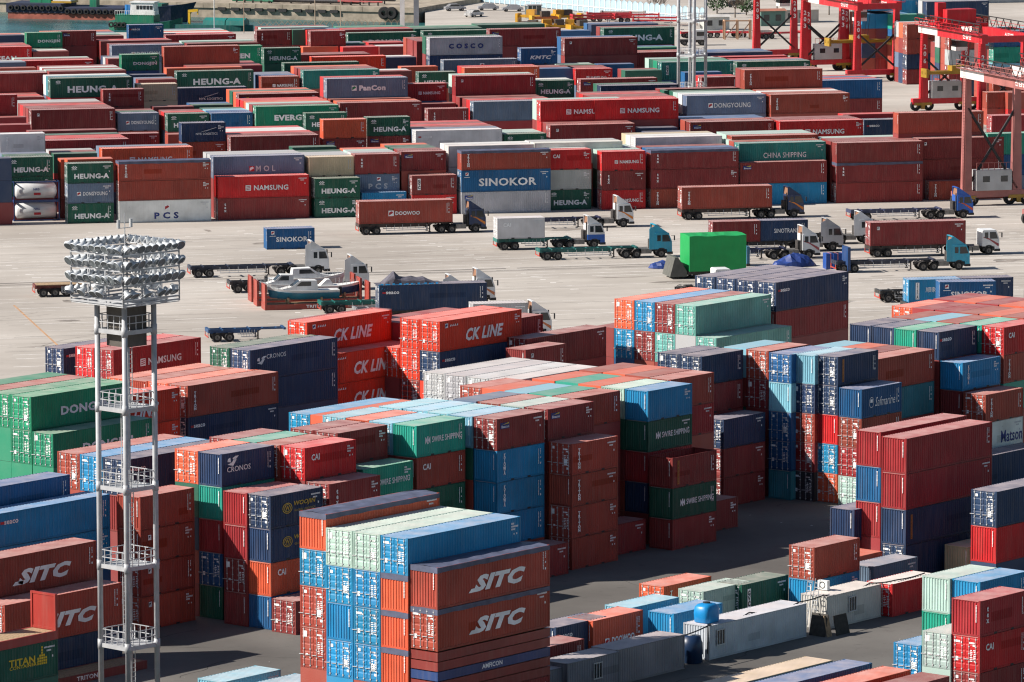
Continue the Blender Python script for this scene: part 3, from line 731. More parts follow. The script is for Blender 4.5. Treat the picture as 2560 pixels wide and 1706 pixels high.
# front row on the apron
B(1, 107, 1398, 'R', 40, 3, 'n+ n+ m+')
B(1, 475, 1385, 'R', 20, 3, 'g:HEUNG-A g', b='g y', z=8.3)
B(1, 605, 1450, 'L', 20, 3, 'g:HEUNG-A:d y:DONGYOUNG g:HEUNG-A', z=7.85)
B(1, 605, 1412, 'L', 20, 3, 'o::p w', z=8.1)
B(1, 1062, 1432, 'L', 40, 3, 'Mt:TRITON:p M w+:PCS')
B(1, 1905, 1392, 'L', 40, 3, 'y+:MOL m+', b='W+ W+', z=8.1)
B(1, 1945, 1572, 'L', 40, 2, 'r+:NAMSUNG:p m+:tex', z=5.7)
B(2, 478, 1398, 'L', 20, 3, 'c m', b='W W g')
B(2, 530, 1590, 'L', 20, 2, 'g:HEUNG-A:d g:HEUNG-A')
B(2, 885, 1375, 'L', 20, 3, 'm:tex y:PCS m', b='W T o', z=8.0)
B(2, 945, 1716, 'L', 20, 1, 'B', z=3.05)
B(2, 1300, 1352, 'L', 20, 3, 'm:Beacon M', b='m', z=8.15)
B(2, 1395, 1566, 'L', 20, 2, 'm:GVC:d r', b='m')
S(1155, 378, 'L', 40, 3, 'Mt:TRITON:p b+:SINOKOR:d W+:Beacon', yard='B', name='F9')
B(2, 1720, 1303, 'L', 40, 3, 'w+::d w+', b='w+', z=8.55)
B(3, 712, 1332, 'R', 20, 3, 'r:CAI W g:HEUNG-A', b='w W w', z=8.05)
B(3, 805, 1357, 'L', 20, 3, 'r:NAMSUNG:p m:tex:d r:NAMSUNG', b='T W T')
B(3, 1243, 1347, 'L', 40, 3, 'mt:tex m:tex M:TRITON', b='b+ m+')
B(3, 2030, 1287, 'L', 40, 3, 't+:CHINA_SHIPPING m+', b='M+ T+', z=8.18)
B(3, 2037, 1457, 'L', 40, 2, 'm+:Beacon B+')
B(4, 690, 1285, 'L', 40, 3, 'm+ mt+:tex m+', b='m+ m+ T+', z=8.17)
B(4, 2178, 1232, 'R', 40, 3, 'm+:plate m+ m', b='w+ T+', z=8.26)
B(4, 1510, 1628, 'L', 40, 1, 'M:TRITON')
B(4, 2790, 1190, 'R', 40, 3, 'q+ b+')
# second block
B(1, 5, 1185, 'L', 20, 4, 'w:TRITON:p g')
B(1, 915, 1318, 'L', 40, 3, 'o+:NAMSUNG:p', b='y+')
B(1, 1155, 1228, 'R', 40, 3, 'R+:NAMSUNG', b='r+ r+')
B(1, 885, 1354, 'R', 20, 3, 'g', b='m W')
B(1, 545, 1412, 'L', 20, 3, 'o::p')
B(1, 1425, 1178, 'R', 20, 3, 'm')
B(1, 1070, 1182, 'R', 40, 3, 'g+')
B(1, 1045, 1145, 'R', 40, 3, 'm+')
B(1, 1625, 1092, 'L', 20, 4, 'n:NYK_LOGISTICS:p M:TRITON')
B(1, 1502, 1192, 'L', 20, 3, 'M:TRITON:d')
B(2, 565, 1197, 'R', 40, 3, 'm+', b='m+ r+ w+ w+ r+')
B(2, 605, 1066, 'L', 20, 4, 'o::p m:Beacon')
B(2, 998, 1046, 'L', 20, 4, 'g:HEUNG-A:d m:Beacon')
B(2, 722, 1302, 'R', 20, 3, 'g')
B(2, 1615, 1314, 'R', 20, 3, 'g', b='g o')
B(2, 1430, 1166, 'L', 40, 3, 'w+:seaco:d', b='y+ m+ r+ m+ r+')
B(3, 312, 1190, 'R', 20, 3, 'g:HEUNG-A', b='T T')
B(3, 348, 1119, 'L', 40, 3, 'm+:plate:d', b='m+ r+ M+')
B(3, 1480, 1140, 'R', 20, 3, 'n', b='n n')
B(3, 1575, 1178, 'R', 20, 3, 'n')
B(3, 1105, 1232, 'L', 40, 3, 'w+::d', b='w+ c+')
B(3, 990, 1262, 'R', 40, 3, 'w+', b='W+')
B(3, 1595, 1096, 'L', 40, 3, 'm+:Beacon:p', b='M+ b+ b+')
B(3, 1965, 1222, 'L', 40, 3, 'M+:TRITON:p', b='T+ T+')
B(4, 185, 1091, 'L', 40, 3, 'r+:NAMSUNG:p', b='m+ m+')
B(4, 935, 1079, 'L', 40, 3, 'n+:seaco:d')
B(4, 745, 1031, 'L', 40, 3, 'r+::p')
B(4, 1240, 1019, 'L', 40, 4, 'M+::p m+')
B(4, 2800, 1030, 'R', 40, 3, 'R+ R+')
# third block
B(1, 160, 832, 'R', 40, 4, 'R+:NAMSUNG m+')
B(1, 240, 1032, 'R', 40, 3, 'R+'); B(1, 278, 1098, 'R', 40, 3, 'R+')
B(1, 285, 971, 'L', 40, 3, 'm+:plate:d', b='m+ m+ r+ m+ W+ W+')
B(1, 1053, 1004, 'L', 20, 3, 'y:DONGYOUNG:p', b='g m')
B(1, 1500, 1009, 'L', 20, 3, 'g:HEUNG-A:d m', b='r m')
B(1, 1890, 1004, 'L', 20, 3, 'b', b='b L g')
B(2, 742, 932, 'R', 40, 3, 'G+:EVERGREEN:d', b='m+ T+ o+ r+ r+')
B(2, 450, 1006, 'L', 20, 3, 'g:HEUNG-A:d')
B(2, 755, 916, 'L', 40, 3, 'm+:tex:d', b='o+')
B(2, 1390, 870, 'R', 40, 3, 'M+::p')
B(2, 1540, 971, 'L', 20, 3, 'm:tex:d')
B(2, 1785, 919, 'R', 20, 3, 'm n')
B(2, 1820, 869, 'L', 40, 3, 'm+::p')
B(2, 1945, 909, 'L', 40, 3, 'y+::d R+', b='r+ m+')
B(3, 262, 905, 'L', 40, 4, 'r+:NAMSUNG:d M+', b='T+')
B(3, 1490, 882, 'R', 40, 4, 'r+:NAMSUNG m+')
B(3, 2270, 847, 'R', 40, 3, 'y+:DONGYOUNG:p', b='w+ T+ g+ m+')
B(4, 105, 852, 'L', 40, 3, 'M+:TRITON:p', b='M+ w+ M+')
B(4, 1097, 717, 'R', 40, 3, 'b+ m+', b='r+ b+ r+')
# fourth block
B(1, 430, 637, 'R', 40, 4, 'm+', b='W+')
B(1, 400, 852, 'R', 40, 3, 'm+', b='r+ m+ r+')
B(1, 455, 690, 'L', 40, 4, 'g+:HEUNG-A:d r+', b='e+ w+')
B(1, 925, 791, 'L', 20, 4, 'm:tex:p m')
B(1, 1587, 737, 'R', 20, 4, 'c c')
B(1, 2205, 768, 'R', 40, 3, 'n+:NYK_LOGISTICS')
B(1, 1735, 940, 'R', 20, 3, 'm'); B(1, 2085, 925, 'R', 20, 3, 'g', b='b'); 
B(2, 638, 700, 'L', 40, 4, 'y+:PanCon:d', b='r+::d')
B(2, 570, 822, 'R', 40, 3, 'm+:Beacon', b='o+ g+ o+')
B(2, 1705, 741, 'R', 20, 4, 'R:NAMSUNG:p b')
B(2, 1785, 679, 'L', 40, 4, 'R+:plate:p R+', b='T+')
B(3, 212, 723, 'L', 20, 4, 'g:HEUNG-A', b='w')
B(3, 620, 711, 'L', 40, 3, 'm+:Beacon:d')
B(3, 800, 769, 'L', 40, 3, 'n+', b='g+')
B(3, 1470, 870, 'R', 40, 3, 'r+', b='m+ m+ r+ m+')
B(3, 2060, 800, 'R', 40, 3, 'g+', b='m+')
B(3, 1875, 647, 'R', 20, 3, 'b:SINOKOR'); B(3, 2030, 690, 'R', 20, 3, 'm', b='r')
B(3, 2080, 632, 'L', 40, 4, 'M+:TRITON:p o+', b='m+::d')
# fifth block
B(1, 445, 629, 'L', 40, 3, 'm+', b='T+ m+ w+ m+')
B(1, 330, 592, 'R', 40, 3, 'M+'); B(1, 240, 543, 'R', 40, 3, 'y+', b='W+')
B(1, 1090, 480, 'L', 20, 4, 'G:DONGJIN:p b')
B(1, 1490, 603, 'L', 40, 3, 'o+::d'); B(1, 1585, 631, 'L', 40, 3, 'g+:HEUNG-A:d')
B(1, 1580, 697, 'R', 20, 3, 'm', b='y'); B(1, 1490, 655, 'R', 20, 3, 'n')
B(2, 55, 681, 'L', 20, 3, 'M:NAMSUNG:p', b='b y y')
B(2, 430, 626, 'L', 40, 3, 't+::d', b='m+ m+ o+')
B(2, 1395, 630, 'R', 20, 3, 'm', b='w')
B(2, 1300, 596, 'L', 20, 3, 'o:CAI:d'); B(2, 1458, 644, 'L', 20, 3, 'g:HEUNG-A:d')
B(2, 1865, 606, 'L', 40, 3, 'o+::p', b='r+::p')
B(3, 250, 616, 'L', 20, 3, 'b', b='m m'); B(3, 575, 619, 'L', 20, 3, 'r:NAMSUNG:p', b='R m')
B(3, 1015, 636, 'L', 20, 3, 'g:HEUNG-A:d', b='m')
B(3, 1340, 561, 'L', 40, 3, 't+:GVC:d b+', b='G+::d g+::d T+::d')
B(4, 455, 548, 'R', 40, 3, 'g+:HEUNG-A:d', b='y+ r+')
# sixth block
B(2, 260, 559, 'L', 40, 3, 'g+::d'); B(2, 510, 506, 'L', 40, 3, 'O+::p'); B(2, 1432, 507, 'R', 20, 3, 'n:KMTC', b='w')
B(2, 370, 486, 'L', 40, 3, 'm+:tex:d', b='m+')
B(2, 80, 426, 'L', 20, 4, 'g:HEUNG-A g:HEUNG-A')
B(2, 1680, 536, 'L', 40, 3, 'y+:PCS:d'); B(2, 1555, 336, 'L', 40, 4, 'W+:COSCO:d n+:KMTC:d', b='g+')
B(2, 1440, 368, 'L', 20, 4, 'm:tex:d', b='m m M')
B(2, 1450, 470, 'L', 20, 3, 'o', b='r')
B(1, 2345, 400, 'R', 40, 3, 'G+:EVERGREEN'); B(1, 1470, 411, 'L', 40, 4, 'M+::p m+')
B(1, 1645, 386, 'R', 40, 3, 'y+:DONGYOUNG:d', b='m+')
B(1, 970, 517, 'L', 20, 3, 'm:tex:d', b='W n'); B(1, 300, 451, 'L', 20, 3, 'm:Beacon', b='w g m')
B(1, 840, 522, 'R', 40, 3, 'r+', b='m+ T+'); B(1, 2345, 575, 'R', 40, 3, 'R+', b='m+ r+ m+')
B(1, 290, 404, 'R', 40, 3, 'r+:OCEAN', b='m+ r+ m+')
B(3, 88, 433, 'L', 20, 4, 'b:KMTC:d n'); B(3, 578, 508, 'R', 20, 3, 'm', b='m r w')
B(3, 640, 531, 'L', 20, 3, 'y:seaco:d', b='g g'); B(3, 905, 476, 'L', 40, 3, 'm+:TRITON:d', b='M+')
B(3, 860, 436, 'L', 40, 3, 'G+::d', b='b+::d')
B(3, 1095, 573, 'R', 20, 3, 'b'); B(3, 760, 580, 'R', 20, 3, 'g', b='T')
B(3, 2330, 468, 'R', 40, 3, 'n+', b='b+ b+'); B(4, 250, 505, 'R', 40, 3, 'r+')
B(3, 478, 346, 'L', 40, 4, 'm+:plate:d', b='b+::d'); B(3, 460, 398, 'R', 40, 3, 'g+:HEUNG-A', b='g+ m+ r+')
B(2, 985, 383, 'R', 20, 3, 'g', b='y'); B(2, 1095, 414, 'R', 20, 3, 'r:NAMSUNG', b='r'); B(2, 1420, 412, 'R', 20, 3, 'm:Beacon', b='w')
B(2, 740, 410, 'R', 20, 3, 'o'); B(2, 1320, 375, 'R', 20, 3, 'r', b='m')
# last block by the water
B(1, 245, 283, 'L', 20, 4, 'G:DONGJIN:p n'); B(1, 865, 264, 'R', 20, 4, 'm:Beacon:p m'); B(1, 225, 302, 'R', 40, 3, 'n+', b='o+')
B(1, 1155, 215, 'L', 20, 4, 'b:seaco:p'); B(1, 1110, 309, 'R', 40, 3, 'm+', b='g+ T+ y+ m+ o+')
B(1, 905, 359, 'L', 40, 3, 'm+', b='r+'); B(1, 2110, 296, 'R', 40, 3, 'R+', b='r+ w+ o+ T+ y+')
B(1, 2310, 372, 'R', 40, 3, 'm+', b='g+ T+')
B(2, 15, 266, 'L', 20, 4, 'm:tex:d'); B(2, 335, 263, 'L', 20, 4, 'g:HEUNG-A'); B(2, 808, 270, 'R', 20, 4, 'm', b='r b')
B(2, 830, 293, 'L', 40, 3, 'g+:DONGJIN'); B(2, 1500, 276, 'L', 40, 3, 'g+:HEUNG-A:d'); B(2, 2090, 263, 'L', 40, 4, 'm+:Beacon')
B(2, 1410, 255, 'R', 40, 3, 'm+', b='r+ g+ G+'); B(2, 2025, 247, 'R', 40, 3, 'g+', b='g+ G+'); B(2, 660, 235, 'R', 40, 3, 'T+', b='m+')
B(3, 708, 275, 'R', 20, 3, 'b'); B(3, 715, 223, 'L', 40, 3, 'n+::p', b='b+'); B(3, 828, 256, 'L', 40, 4, 'g+:HEUNG-A:d m+', b='m+::d')
B(3, 300, 215, 'R', 40, 3, 'g+', b='g+')
# stacks beyond the gantry cranes
def Q(*a, **k): S(*a, yard='B', **k)
Q(2157.7, 38.4, 'L', 20, 4, 'B M n M', b='L M'); Q(2192, 38, 'L', 20, 4, 'B m m:tex m', b='b M')
Q(2232, 40, 'L', 20, 4, 'q b M'); Q(2270.5, 64, 'L', 20, 4, 'M M n m', b='o W'); Q(2325, 58, 'L', 20, 4, 'g M M', b='M')
Q(2376, 90, 'L', 20, 4, 'M:TRITON:d W m n', b='M W'); Q(2340, 110, 'L', 20, 3, 'm M n')
Q(2487, 82, 'L', 20, 5, 'b q L M', b='L W L'); Q(2522, 80, 'L', 20, 5, 'e q L r', b='T L')
Q(2470, 235, 'L', 20, 2, 'M M'); Q(2522, 236, 'L', 20, 2, 'M:CAI r')
Q(2150, 5, 'L', 40, 3, 'B+ n+', b='T+'); Q(2320, 8, 'L', 40, 3, 'n+ M+', b='W+')
# ---------------------------------------------------------------- ground, water, markings
def ground_mat():
    m, nt, b = mat('concrete_paving'); L = nt.links; tc = N(nt, 'ShaderNodeTexCoord')
    def noise(sc, det=8, vec=None, rough=.6):
        n = N(nt, 'ShaderNodeTexNoise'); n.inputs['Scale'].default_value = sc; n.inputs['Detail'].default_value = det; n.inputs['Roughness'].default_value = rough
        L.new(vec or tc.outputs['Object'], n.inputs[0]); return n.outputs[0]
    rot = N(nt, 'ShaderNodeMapping'); rot.inputs['Rotation'].default_value = (0, 0, -.2412); L.new(tc.outputs['Object'], rot.inputs[0])
    st = N(nt, 'ShaderNodeMapping'); st.inputs['Scale'].default_value = (.02, .22, 1); L.new(rot.outputs[0], st.inputs[0])
    c = ramp(nt, noise(.03), .32, .7, (.35, .315, .28, 1), (.54, .50, .455, 1))
    c = mix(nt, ramp(nt, noise(1, 6, st.outputs[0]), .4, .75, c1=(.55, .55, .55, 1)), c, (.30, .265, .235, 1))
    c = mix(nt, ramp(nt, noise(.6, 8), .58, .8, c1=(.4, .4, .4, 1)), c, (.17, .155, .14, 1))
    sc = N(nt, 'ShaderNodeMapping'); sc.inputs['Scale'].default_value = (.012, 1.3, 1); L.new(rot.outputs[0], sc.inputs[0])
    c = mix(nt, ramp(nt, noise(1, 4, sc.outputs[0]), .6, .74, c1=(.5, .5, .5, 1)), c, (.2, .18, .165, 1))
    L.new(c, b.inputs['Base Color']); b.inputs['Roughness'].default_value = .9; b.inputs['Specular IOR Level'].default_value = .25
    return m
def asphalt_mat():
    m, nt, b = mat('asphalt_yard'); L = nt.links; tc = N(nt, 'ShaderNodeTexCoord')
    n = N(nt, 'ShaderNodeTexNoise'); n.inputs['Scale'].default_value = .08; n.inputs['Detail'].default_value = 9; L.new(tc.outputs['Object'], n.inputs[0])
    n2 = N(nt, 'ShaderNodeTexNoise'); n2.inputs['Scale'].default_value = 1.1; n2.inputs['Detail'].default_value = 8; n2.inputs['Roughness'].default_value = .7; L.new(tc.outputs['Object'], n2.inputs[0])
    c = ramp(nt, n.outputs[0], .32, .7, (.095, .088, .082, 1), (.155, .145, .134, 1))
    c = mix(nt, ramp(nt, n2.outputs[0], .56, .74, c1=(.65, .65, .65, 1)), c, (.055, .05, .047, 1))
    c = mix(nt, ramp(nt, n2.outputs[0], .22, .36, (.3, .3, .3, 1), (0, 0, 0, 1)), c, (.24, .22, .2, 1))
    L.new(c, b.inputs['Base Color']); b.inputs['Roughness'].default_value = .88; b.inputs['Specular IOR Level'].default_value = .3
    return m
M_GROUND = ground_mat(); M_ASPH = asphalt_mat()
P = lambda x, y, z=0: at(x, y, z)
sh0, sh1 = P(-150, 80), P(1065, 76)
far_d = (sh1 - Vector((0, 0, 0))).normalized()
b = MB(); far = sh1 + far_d * 5000
b.quad([(-3000, -300, 0), (3500, -300, 0), (3500, 7000, 0), (far.x, far.y, 0), (sh1.x, sh1.y, 0), (sh0.x, sh0.y, 0), (-3000, sh0.y - 200, 0)])
tag(b.build('ground', M_GROUND), kind='structure')
b = MB()
for p in (('a', sh0, sh1),): b.quad([(sh0.x, sh0.y, 0), (sh1.x, sh1.y, 0), (sh1.x, sh1.y, -4), (sh0.x, sh0.y, -4)])
b.quad([(sh1.x, sh1.y, 0), (far.x, far.y, 0), (far.x, far.y, -4), (sh1.x, sh1.y, -4)])
tag(b.build('shore_wall', plain('wet_concrete', (.2, .18, .15), .8, 0, .3, .5)), kind='structure')
def uvA(u, v):
    y = YAW['A']; return (4.9 + u * math.cos(y) - v * math.sin(y), 426.0 + u * math.sin(y) + v * math.cos(y))
b = MB(); b.quad([(*uvA(u, v), .004) for u, v in ((-250, -320), (170, -320), (82, 20), (48, 46), (10, 52), (-30, 58), (-250, 90))])
tag(b.build('asphalt_yard', M_ASPH), kind='structure')
def water_mat():
    m, nt, b = mat('harbour_water'); tc = N(nt, 'ShaderNodeTexCoord')
    n = N(nt, 'ShaderNodeTexNoise'); n.inputs['Scale'].default_value = .9; n.inputs['Detail'].default_value = 5; nt.links.new(tc.outputs['Object'], n.inputs[0])
    n2 = N(nt, 'ShaderNodeTexNoise'); n2.inputs['Scale'].default_value = .12; n2.inputs['Detail'].default_value = 4; nt.links.new(tc.outputs['Object'], n2.inputs[0])
    nt.links.new(ramp(nt, n2.outputs[0], .35, .7, (.012, .075, .08, 1), (.035, .14, .15, 1)), b.inputs['Base Color'])
    bp = N(nt, 'ShaderNodeBump'); bp.inputs['Strength'].default_value = .5; bp.inputs['Distance'].default_value = .4; nt.links.new(n.outputs[0], bp.inputs['Height']); nt.links.new(bp.outputs[0], b.inputs['Normal'])
    b.inputs['Roughness'].default_value = .22; b.inputs['IOR'].default_value = 1.33; return m
b = MB(); b.quad([(-3000, 700, -2), (600, 700, -2), (600, 7000, -2), (-3000, 7000, -2)])
tag(b.build('water', water_mat()), kind='structure')
# painted bay lines and grooves of the apron
Bu = Vector((math.cos(YAW['B']), math.sin(YAW['B']), 0)); Bv = Vector((-math.sin(YAW['B']), math.cos(YAW['B']), 0)); OB = Vector((-6.83, 701.6, 0))
def uvB(u, v, z=0): return OB + Bu * u + Bv * v + Vector((0, 0, z))
M_LINE = plain('worn_white_line', (.74, .72, .69), .8, 0, .25, .8)
M_SEAM = plain('dark_joint', (.10, .09, .085), .9, 0, .4, 1)
b = MB(); rd = random.Random(3)
def strip(b, u0, u1, v, w, z=.006):
    b.quad([uvB(u0, v - w/2, z), uvB(u1, v - w/2, z), uvB(u1, v + w/2, z), uvB(u0, v + w/2, z)])
v = -9.0
while v > -140:
    u = -90 + rd.uniform(0, 12)
    while u < 110:
        L_ = rd.choice((2, 4, 7, 12, 18)); 
        if rd.random() < .62: strip(b, u, u + L_, v + rd.uniform(-.08, .08), rd.choice((.09, .12, .17)))
        u += L_ + rd.uniform(.6, 7)
    v -= rd.choice((2.6, 2.9, 3.1))
for k in range(10):    # short cross ticks between bays
    u0 = -70 + k * 18.5
    for j in range(34):
        vv = -10 - j * 3.4; uu = u0 + .35 * j * (1 if k % 2 else .8)
        if rd.random() < .6: strip(b, uu, uu + rd.uniform(.6, 1.6), vv, .3)
tag(b.build('bay_markings', M_LINE), kind='structure')
b = MB()
for v, w in ((-62.5, .5), (-64.2, .28), (-65.0, .2), (-21, .14), (-33, .10), (-47, .12), (-83, .1), (-97, .12), (-112, .1), (-124, .14)):
    u = -110
    while u < 130:
        L_ = rd.uniform(8, 30); strip(b, u, u + L_, v + rd.uniform(-.05, .05), w * rd.uniform(.6, 1.2), .005); u += L_ + rd.uniform(0, 2 if w > .15 else 6)
tag(b.build('paving_joints', M_SEAM), kind='structure')
b = MB()
for k in range(46):     # tyre tracks: pairs of long soft arcs
    u0, v0, a0, cv, n = rd.uniform(-80, 95), rd.uniform(-125, -8), rd.choice((0, 0, 0, math.pi)) + rd.uniform(-.12, .12), rd.uniform(-.012, .012) if rd.random() < .75 else rd.uniform(-.09, .09), rd.randrange(8, 26); wd = rd.uniform(.14, .3)
    for off in (0, 1.9):
        u, v, a = u0, v0, a0; pr_ = None
        for i in range(n):
            nx, ny = -math.sin(a), math.cos(a); pa_, pb2 = uvB(u + nx * (off - wd/2), v + ny * (off - wd/2), .0045), uvB(u + nx * (off + wd/2), v + ny * (off + wd/2), .0045)
            if pr_: b.quad([pr_[0], pa_, pb2, pr_[1]])
            pr_ = (pa_, pb2); u += math.cos(a) * 1.3; v += math.sin(a) * 1.3; a += cv
tag(b.build('tyre_tracks', plain('tyre_track_rubber', (.30, .27, .24), .9, 0, .35, .6)), kind='structure')
b = MB()
for k in range(34):     # repair patches and oil stains with uneven outlines
    u0, v0, r1, r2 = rd.uniform(-85, 100), rd.uniform(-125, -6), rd.uniform(.5, 5), rd.uniform(.4, 1.6); n = 14
    b.quad([uvB(u0 + r1 * math.cos(2*math.pi*i/n) * rd.uniform(.6, 1.2), v0 + r2 * math.sin(2*math.pi*i/n) * rd.uniform(.6, 1.2), .0035) for i in range(n)])
tag(b.build('paving_stains', plain('stained_concrete', (.24, .21, .185), .85, 0, .4, .5)), kind='structure')
b = MB()
for k in range(60):     # cracks, litter and wear on the asphalt
    u0, v0, a = rd.uniform(-70, 60), rd.uniform(-75, 12), rd.uniform(0, 3.1)
    for i in range(rd.randrange(3, 9)):
        u1, v1 = u0 + math.cos(a) * rd.uniform(.5, 1.6), v0 + math.sin(a) * rd.uniform(.5, 1.6); w_ = .05
        b.quad([(*uvA(u0, v0 - w_), .008), (*uvA(u1, v1 - w_), .008), (*uvA(u1, v1 + w_), .008), (*uvA(u0, v0 + w_), .008)]); u0, v0 = u1, v1; a += rd.uniform(-.6, .6)
tag(b.build('asphalt_cracks', plain('crack_filler', (.045, .042, .04), .9, 0, .3, 1)), kind='structure')
b = MB()
for k in range(90):
    u0, v0, s_ = rd.uniform(-70, 60), rd.uniform(-75, 12), rd.uniform(.06, .22); a = rd.uniform(0, 3)
    b.quad([(*uvA(u0 + s_ * math.cos(a + q), v0 + s_ * .6 * math.sin(a + q)), .012 + .01 * (q > 2)) for q in (0, 1.4, 3.1, 4.5)])
tag(b.build('litter', plain('paper_litter', (.5, .48, .45), .8, 0, .4, 2)), 'scattered scraps of pale litter on the asphalt between the stacks', 'litter', kind='stuff')
b = MB(); q0, q1 = P(35, 760), P(165, 880)
d = (q1 - q0).normalized(); n_ = Vector((-d.y, d.x, 0)) * .12
b.quad([q0 - n_ + Vector((0,0,.008)), q1 - n_ + Vector((0,0,.008)), q1 + n_ + Vector((0,0,.008)), q0 + n_ + Vector((0,0,.008))])
tag(b.build('orange_lane_line', plain('orange_line', (.46, .27, .15), .8, 0, .25, 1)), kind='structure')
# ---------------------------------------------------------------- lighting masts
def mast(base, side, rz, leg_r, levels, top, name, label, lamps=True, z0=0.0, head=None):
    root = empty(name, base, rz); h = side / 2
    for sx in (-1, 1):
        for sy in (-1, 1):
            b = MB(); b.tube((sx*h, sy*h, 0), (sx*h, sy*h, top), leg_r, k=12)
            for z in levels: b.tube((sx*h, sy*h, z - .35), (sx*h, sy*h, z + .35), leg_r * 1.18, k=12)
            b.build('leg', M_MAST, root, smooth=True)
    for i, z in enumerate(levels):
        pl = empty_part = MB().box(-h, h, -h, h, z - .02, z + .02).build('platform', M_STEEL, root)
        b = MB()
        for a in (-1, 1): b.box(-h, h, a*h - .09, a*h + .09, z - .22, z + .08); b.box(a*h - .09, a*h + .09, -h, h, z - .221, z + .079)
        b.build('edge_beam', M_MAST, pl)
        b = MB()
        for a in (-1, 1):
            for t in (-.6, -.2, .2, .6): b.bar((t*h*1.1, a*h, z + .05), (t*h*1.1, a*h, z + 1.1), .05); b.bar((a*h, t*h*1.1, z + .05), (a*h, t*h*1.1, z + 1.1), .05)
            for zz in (.58, 1.1): b.bar((-h, a*h, z + zz), (h, a*h, z + zz), .055); b.bar((a*h, -h, z + zz), (a*h, h, z + zz), .055)
        b.build('railing', M_MAST, pl)
    zs = [0] + list(levels)
    for i in range(len(zs) - 1):
        x = (-.55 if i % 2 else .6) * h; y = (-.35 if i % 2 else .35) * h; b = MB(); za, zb = zs[i], zs[i+1] + 1.0
        for s in (-.2, .2): b.bar((x + s, y, za), (x + s, y, zb), .045)
        k = za + .3
        while k < zb: b.bar((x - .2, y, k), (x + .2, y, k), .035); k += .33
        b.build('ladder', M_STEEL, root)
    b = MB()
    for s in (0, .16, .3): b.tube((-h + .3 + s*.6, -h + .35 + s, 0), (-h + .3 + s*.6, -h + .35 + s, top), .035, k=6)
    b.build('conduit', M_STEEL, root)
    tag(root, label, 'light mast')
    return root
M_MAST = plain('mast_paint', (.40, .41, .43), .5, .1, .12, 1.5)
Db = P(318, 1706, 0); base = Vector((P(318, 1700, 0).x, 0, 0))
D = 371.0; bx = (321.5 - 1280) / F * D / math.cos(PITCH) * 1.0
mb = P(321.5, 1740, 0)
lv = [P(321.5, y, 0) for y in ()]
def z_at(py, p):       # height over point p that the photograph shows at row py
    lo, hi = 0, 60
    for _ in range(40):
        m_ = (lo + hi) / 2
        if to_px((p.x, p.y, m_))[1] > py: lo = m_
        else: hi = m_
    return lo
levels = [z_at(y, mb) for y in (1606, 1408, 1212, 1014, 820)]
zc0 = z_at(742, mb); zc1 = z_at(598, mb)
m1 = mast(mb, 2.83, math.radians(47), .2, levels, zc0 + .3, 'floodlight_mast', 'tall grey floodlight mast of four tubes in the foreground at left')
# lamp cage
hh = 5.4 / 2; rows = [zc0 + .15 + (zc1 - zc0 - .9) * i / 3 for i in range(4)]
b = MB()
for z in rows + [zc0 - .1]:
    for a in (-1, 1): b.bar((-hh, a*hh, z), (hh, a*hh, z), .12); b.bar((a*hh, -hh, z), (a*hh, hh, z), .12)
for sx in (-1, -.33, .33, 1):
    for sy in (-1, 1): b.bar((sx*hh, sy*hh, zc0 - .2), (sx*hh, sy*hh, rows[-1] + .3), .09); b.bar((sy*hh, sx*hh, zc0 - .2), (sy*hh, sx*hh, rows[-1] + .3), .09)
for a in (-1, 1): b.bar((-hh, a*1.4, zc0 - .15), (hh, a*1.4, zc0 - .15), .2); b.bar((a*1.4, -hh, zc0 - .15), (a*1.4, hh, zc0 - .15), .2)
b.build('lamp_cage', M_MAST, m1)
MB().box(-hh, hh, -hh, hh, zc0 - .28, zc0 - .22).build('cage_floor', M_STEEL, m1)
MB().box(-.9, 1.1, -1.0, 1.0, zc0 - 3.4, zc0 - .4).build('winch_cabinet', plain('cabinet_brown', (.09, .08, .07), .6), m1)
b = MB(); b.tube((.2, .2, rows[-1]), (.2, .2, rows[-1] + 2.6), .04, k=6); b.bar((-.4, .2, rows[-1] + 1.6), (.8, .2, rows[-1] + 1.6), .05)
for s in (-.4, .8): b.tube((s, .2, rows[-1] + 1.6), (s, .2, rows[-1] + 2.2), .12, k=8)
b.build('antenna', M_STEEL, m1)
k = MB(); k.lathe((0, 0, 0), (1, 0, 0), [(-.34, .07), (-.30, .14), (-.1, .18), (.12, .34), (.2, .36), (.2, .33)], 14); lamp_me = k.mesh('floodlight', [plain('lamp_housing', (.50, .53, .56), .5, .1, .2, 3)])
lamp_me.polygons.foreach_set('use_smooth', [True] * len(lamp_me.polygons))
k = MB(); k.lathe((0, 0, 0), (1, 0, 0), [(.185, .335), (.186, .001)], 14); lens_me = k.mesh('lens', plain('lamp_glass', (.13, .15, .16), .15, 0, .2, 5, .7))
k = MB(); k.bar((-.05, -.3, -.45), (-.05, .3, -.45), .05); k.bar((-.05, -.3, -.45), (-.05, -.34, 0), .04); k.bar((-.05, .3, -.45), (-.05, .34, 0), .04); br_me = k.mesh('bracket', M_STEEL)
rd = random.Random(11)
for r_, z in enumerate(rows):
    for sd in range(4):
        for i in range(9):
            if r_ == 0 and rd.random() < .25: continue
            t = (-1 + 2 * (i + .5) / 9) * hh * 1.06; o = hh + .25
            x, y, a = {0: (t, -o, -90), 1: (o, t, 0), 2: (t, o, 90), 3: (-o, t, 180)}[sd]
            lp = put('floodlight', lamp_me, m1, loc=(x, y, z + .5)); lp.rotation_euler = (0, math.radians(rd.uniform(28, 48) + (12 if r_ == 0 else 0)), math.radians(a + rd.uniform(-14, 14)))
            put('lens', lens_me, lp); put('bracket', br_me, lp)
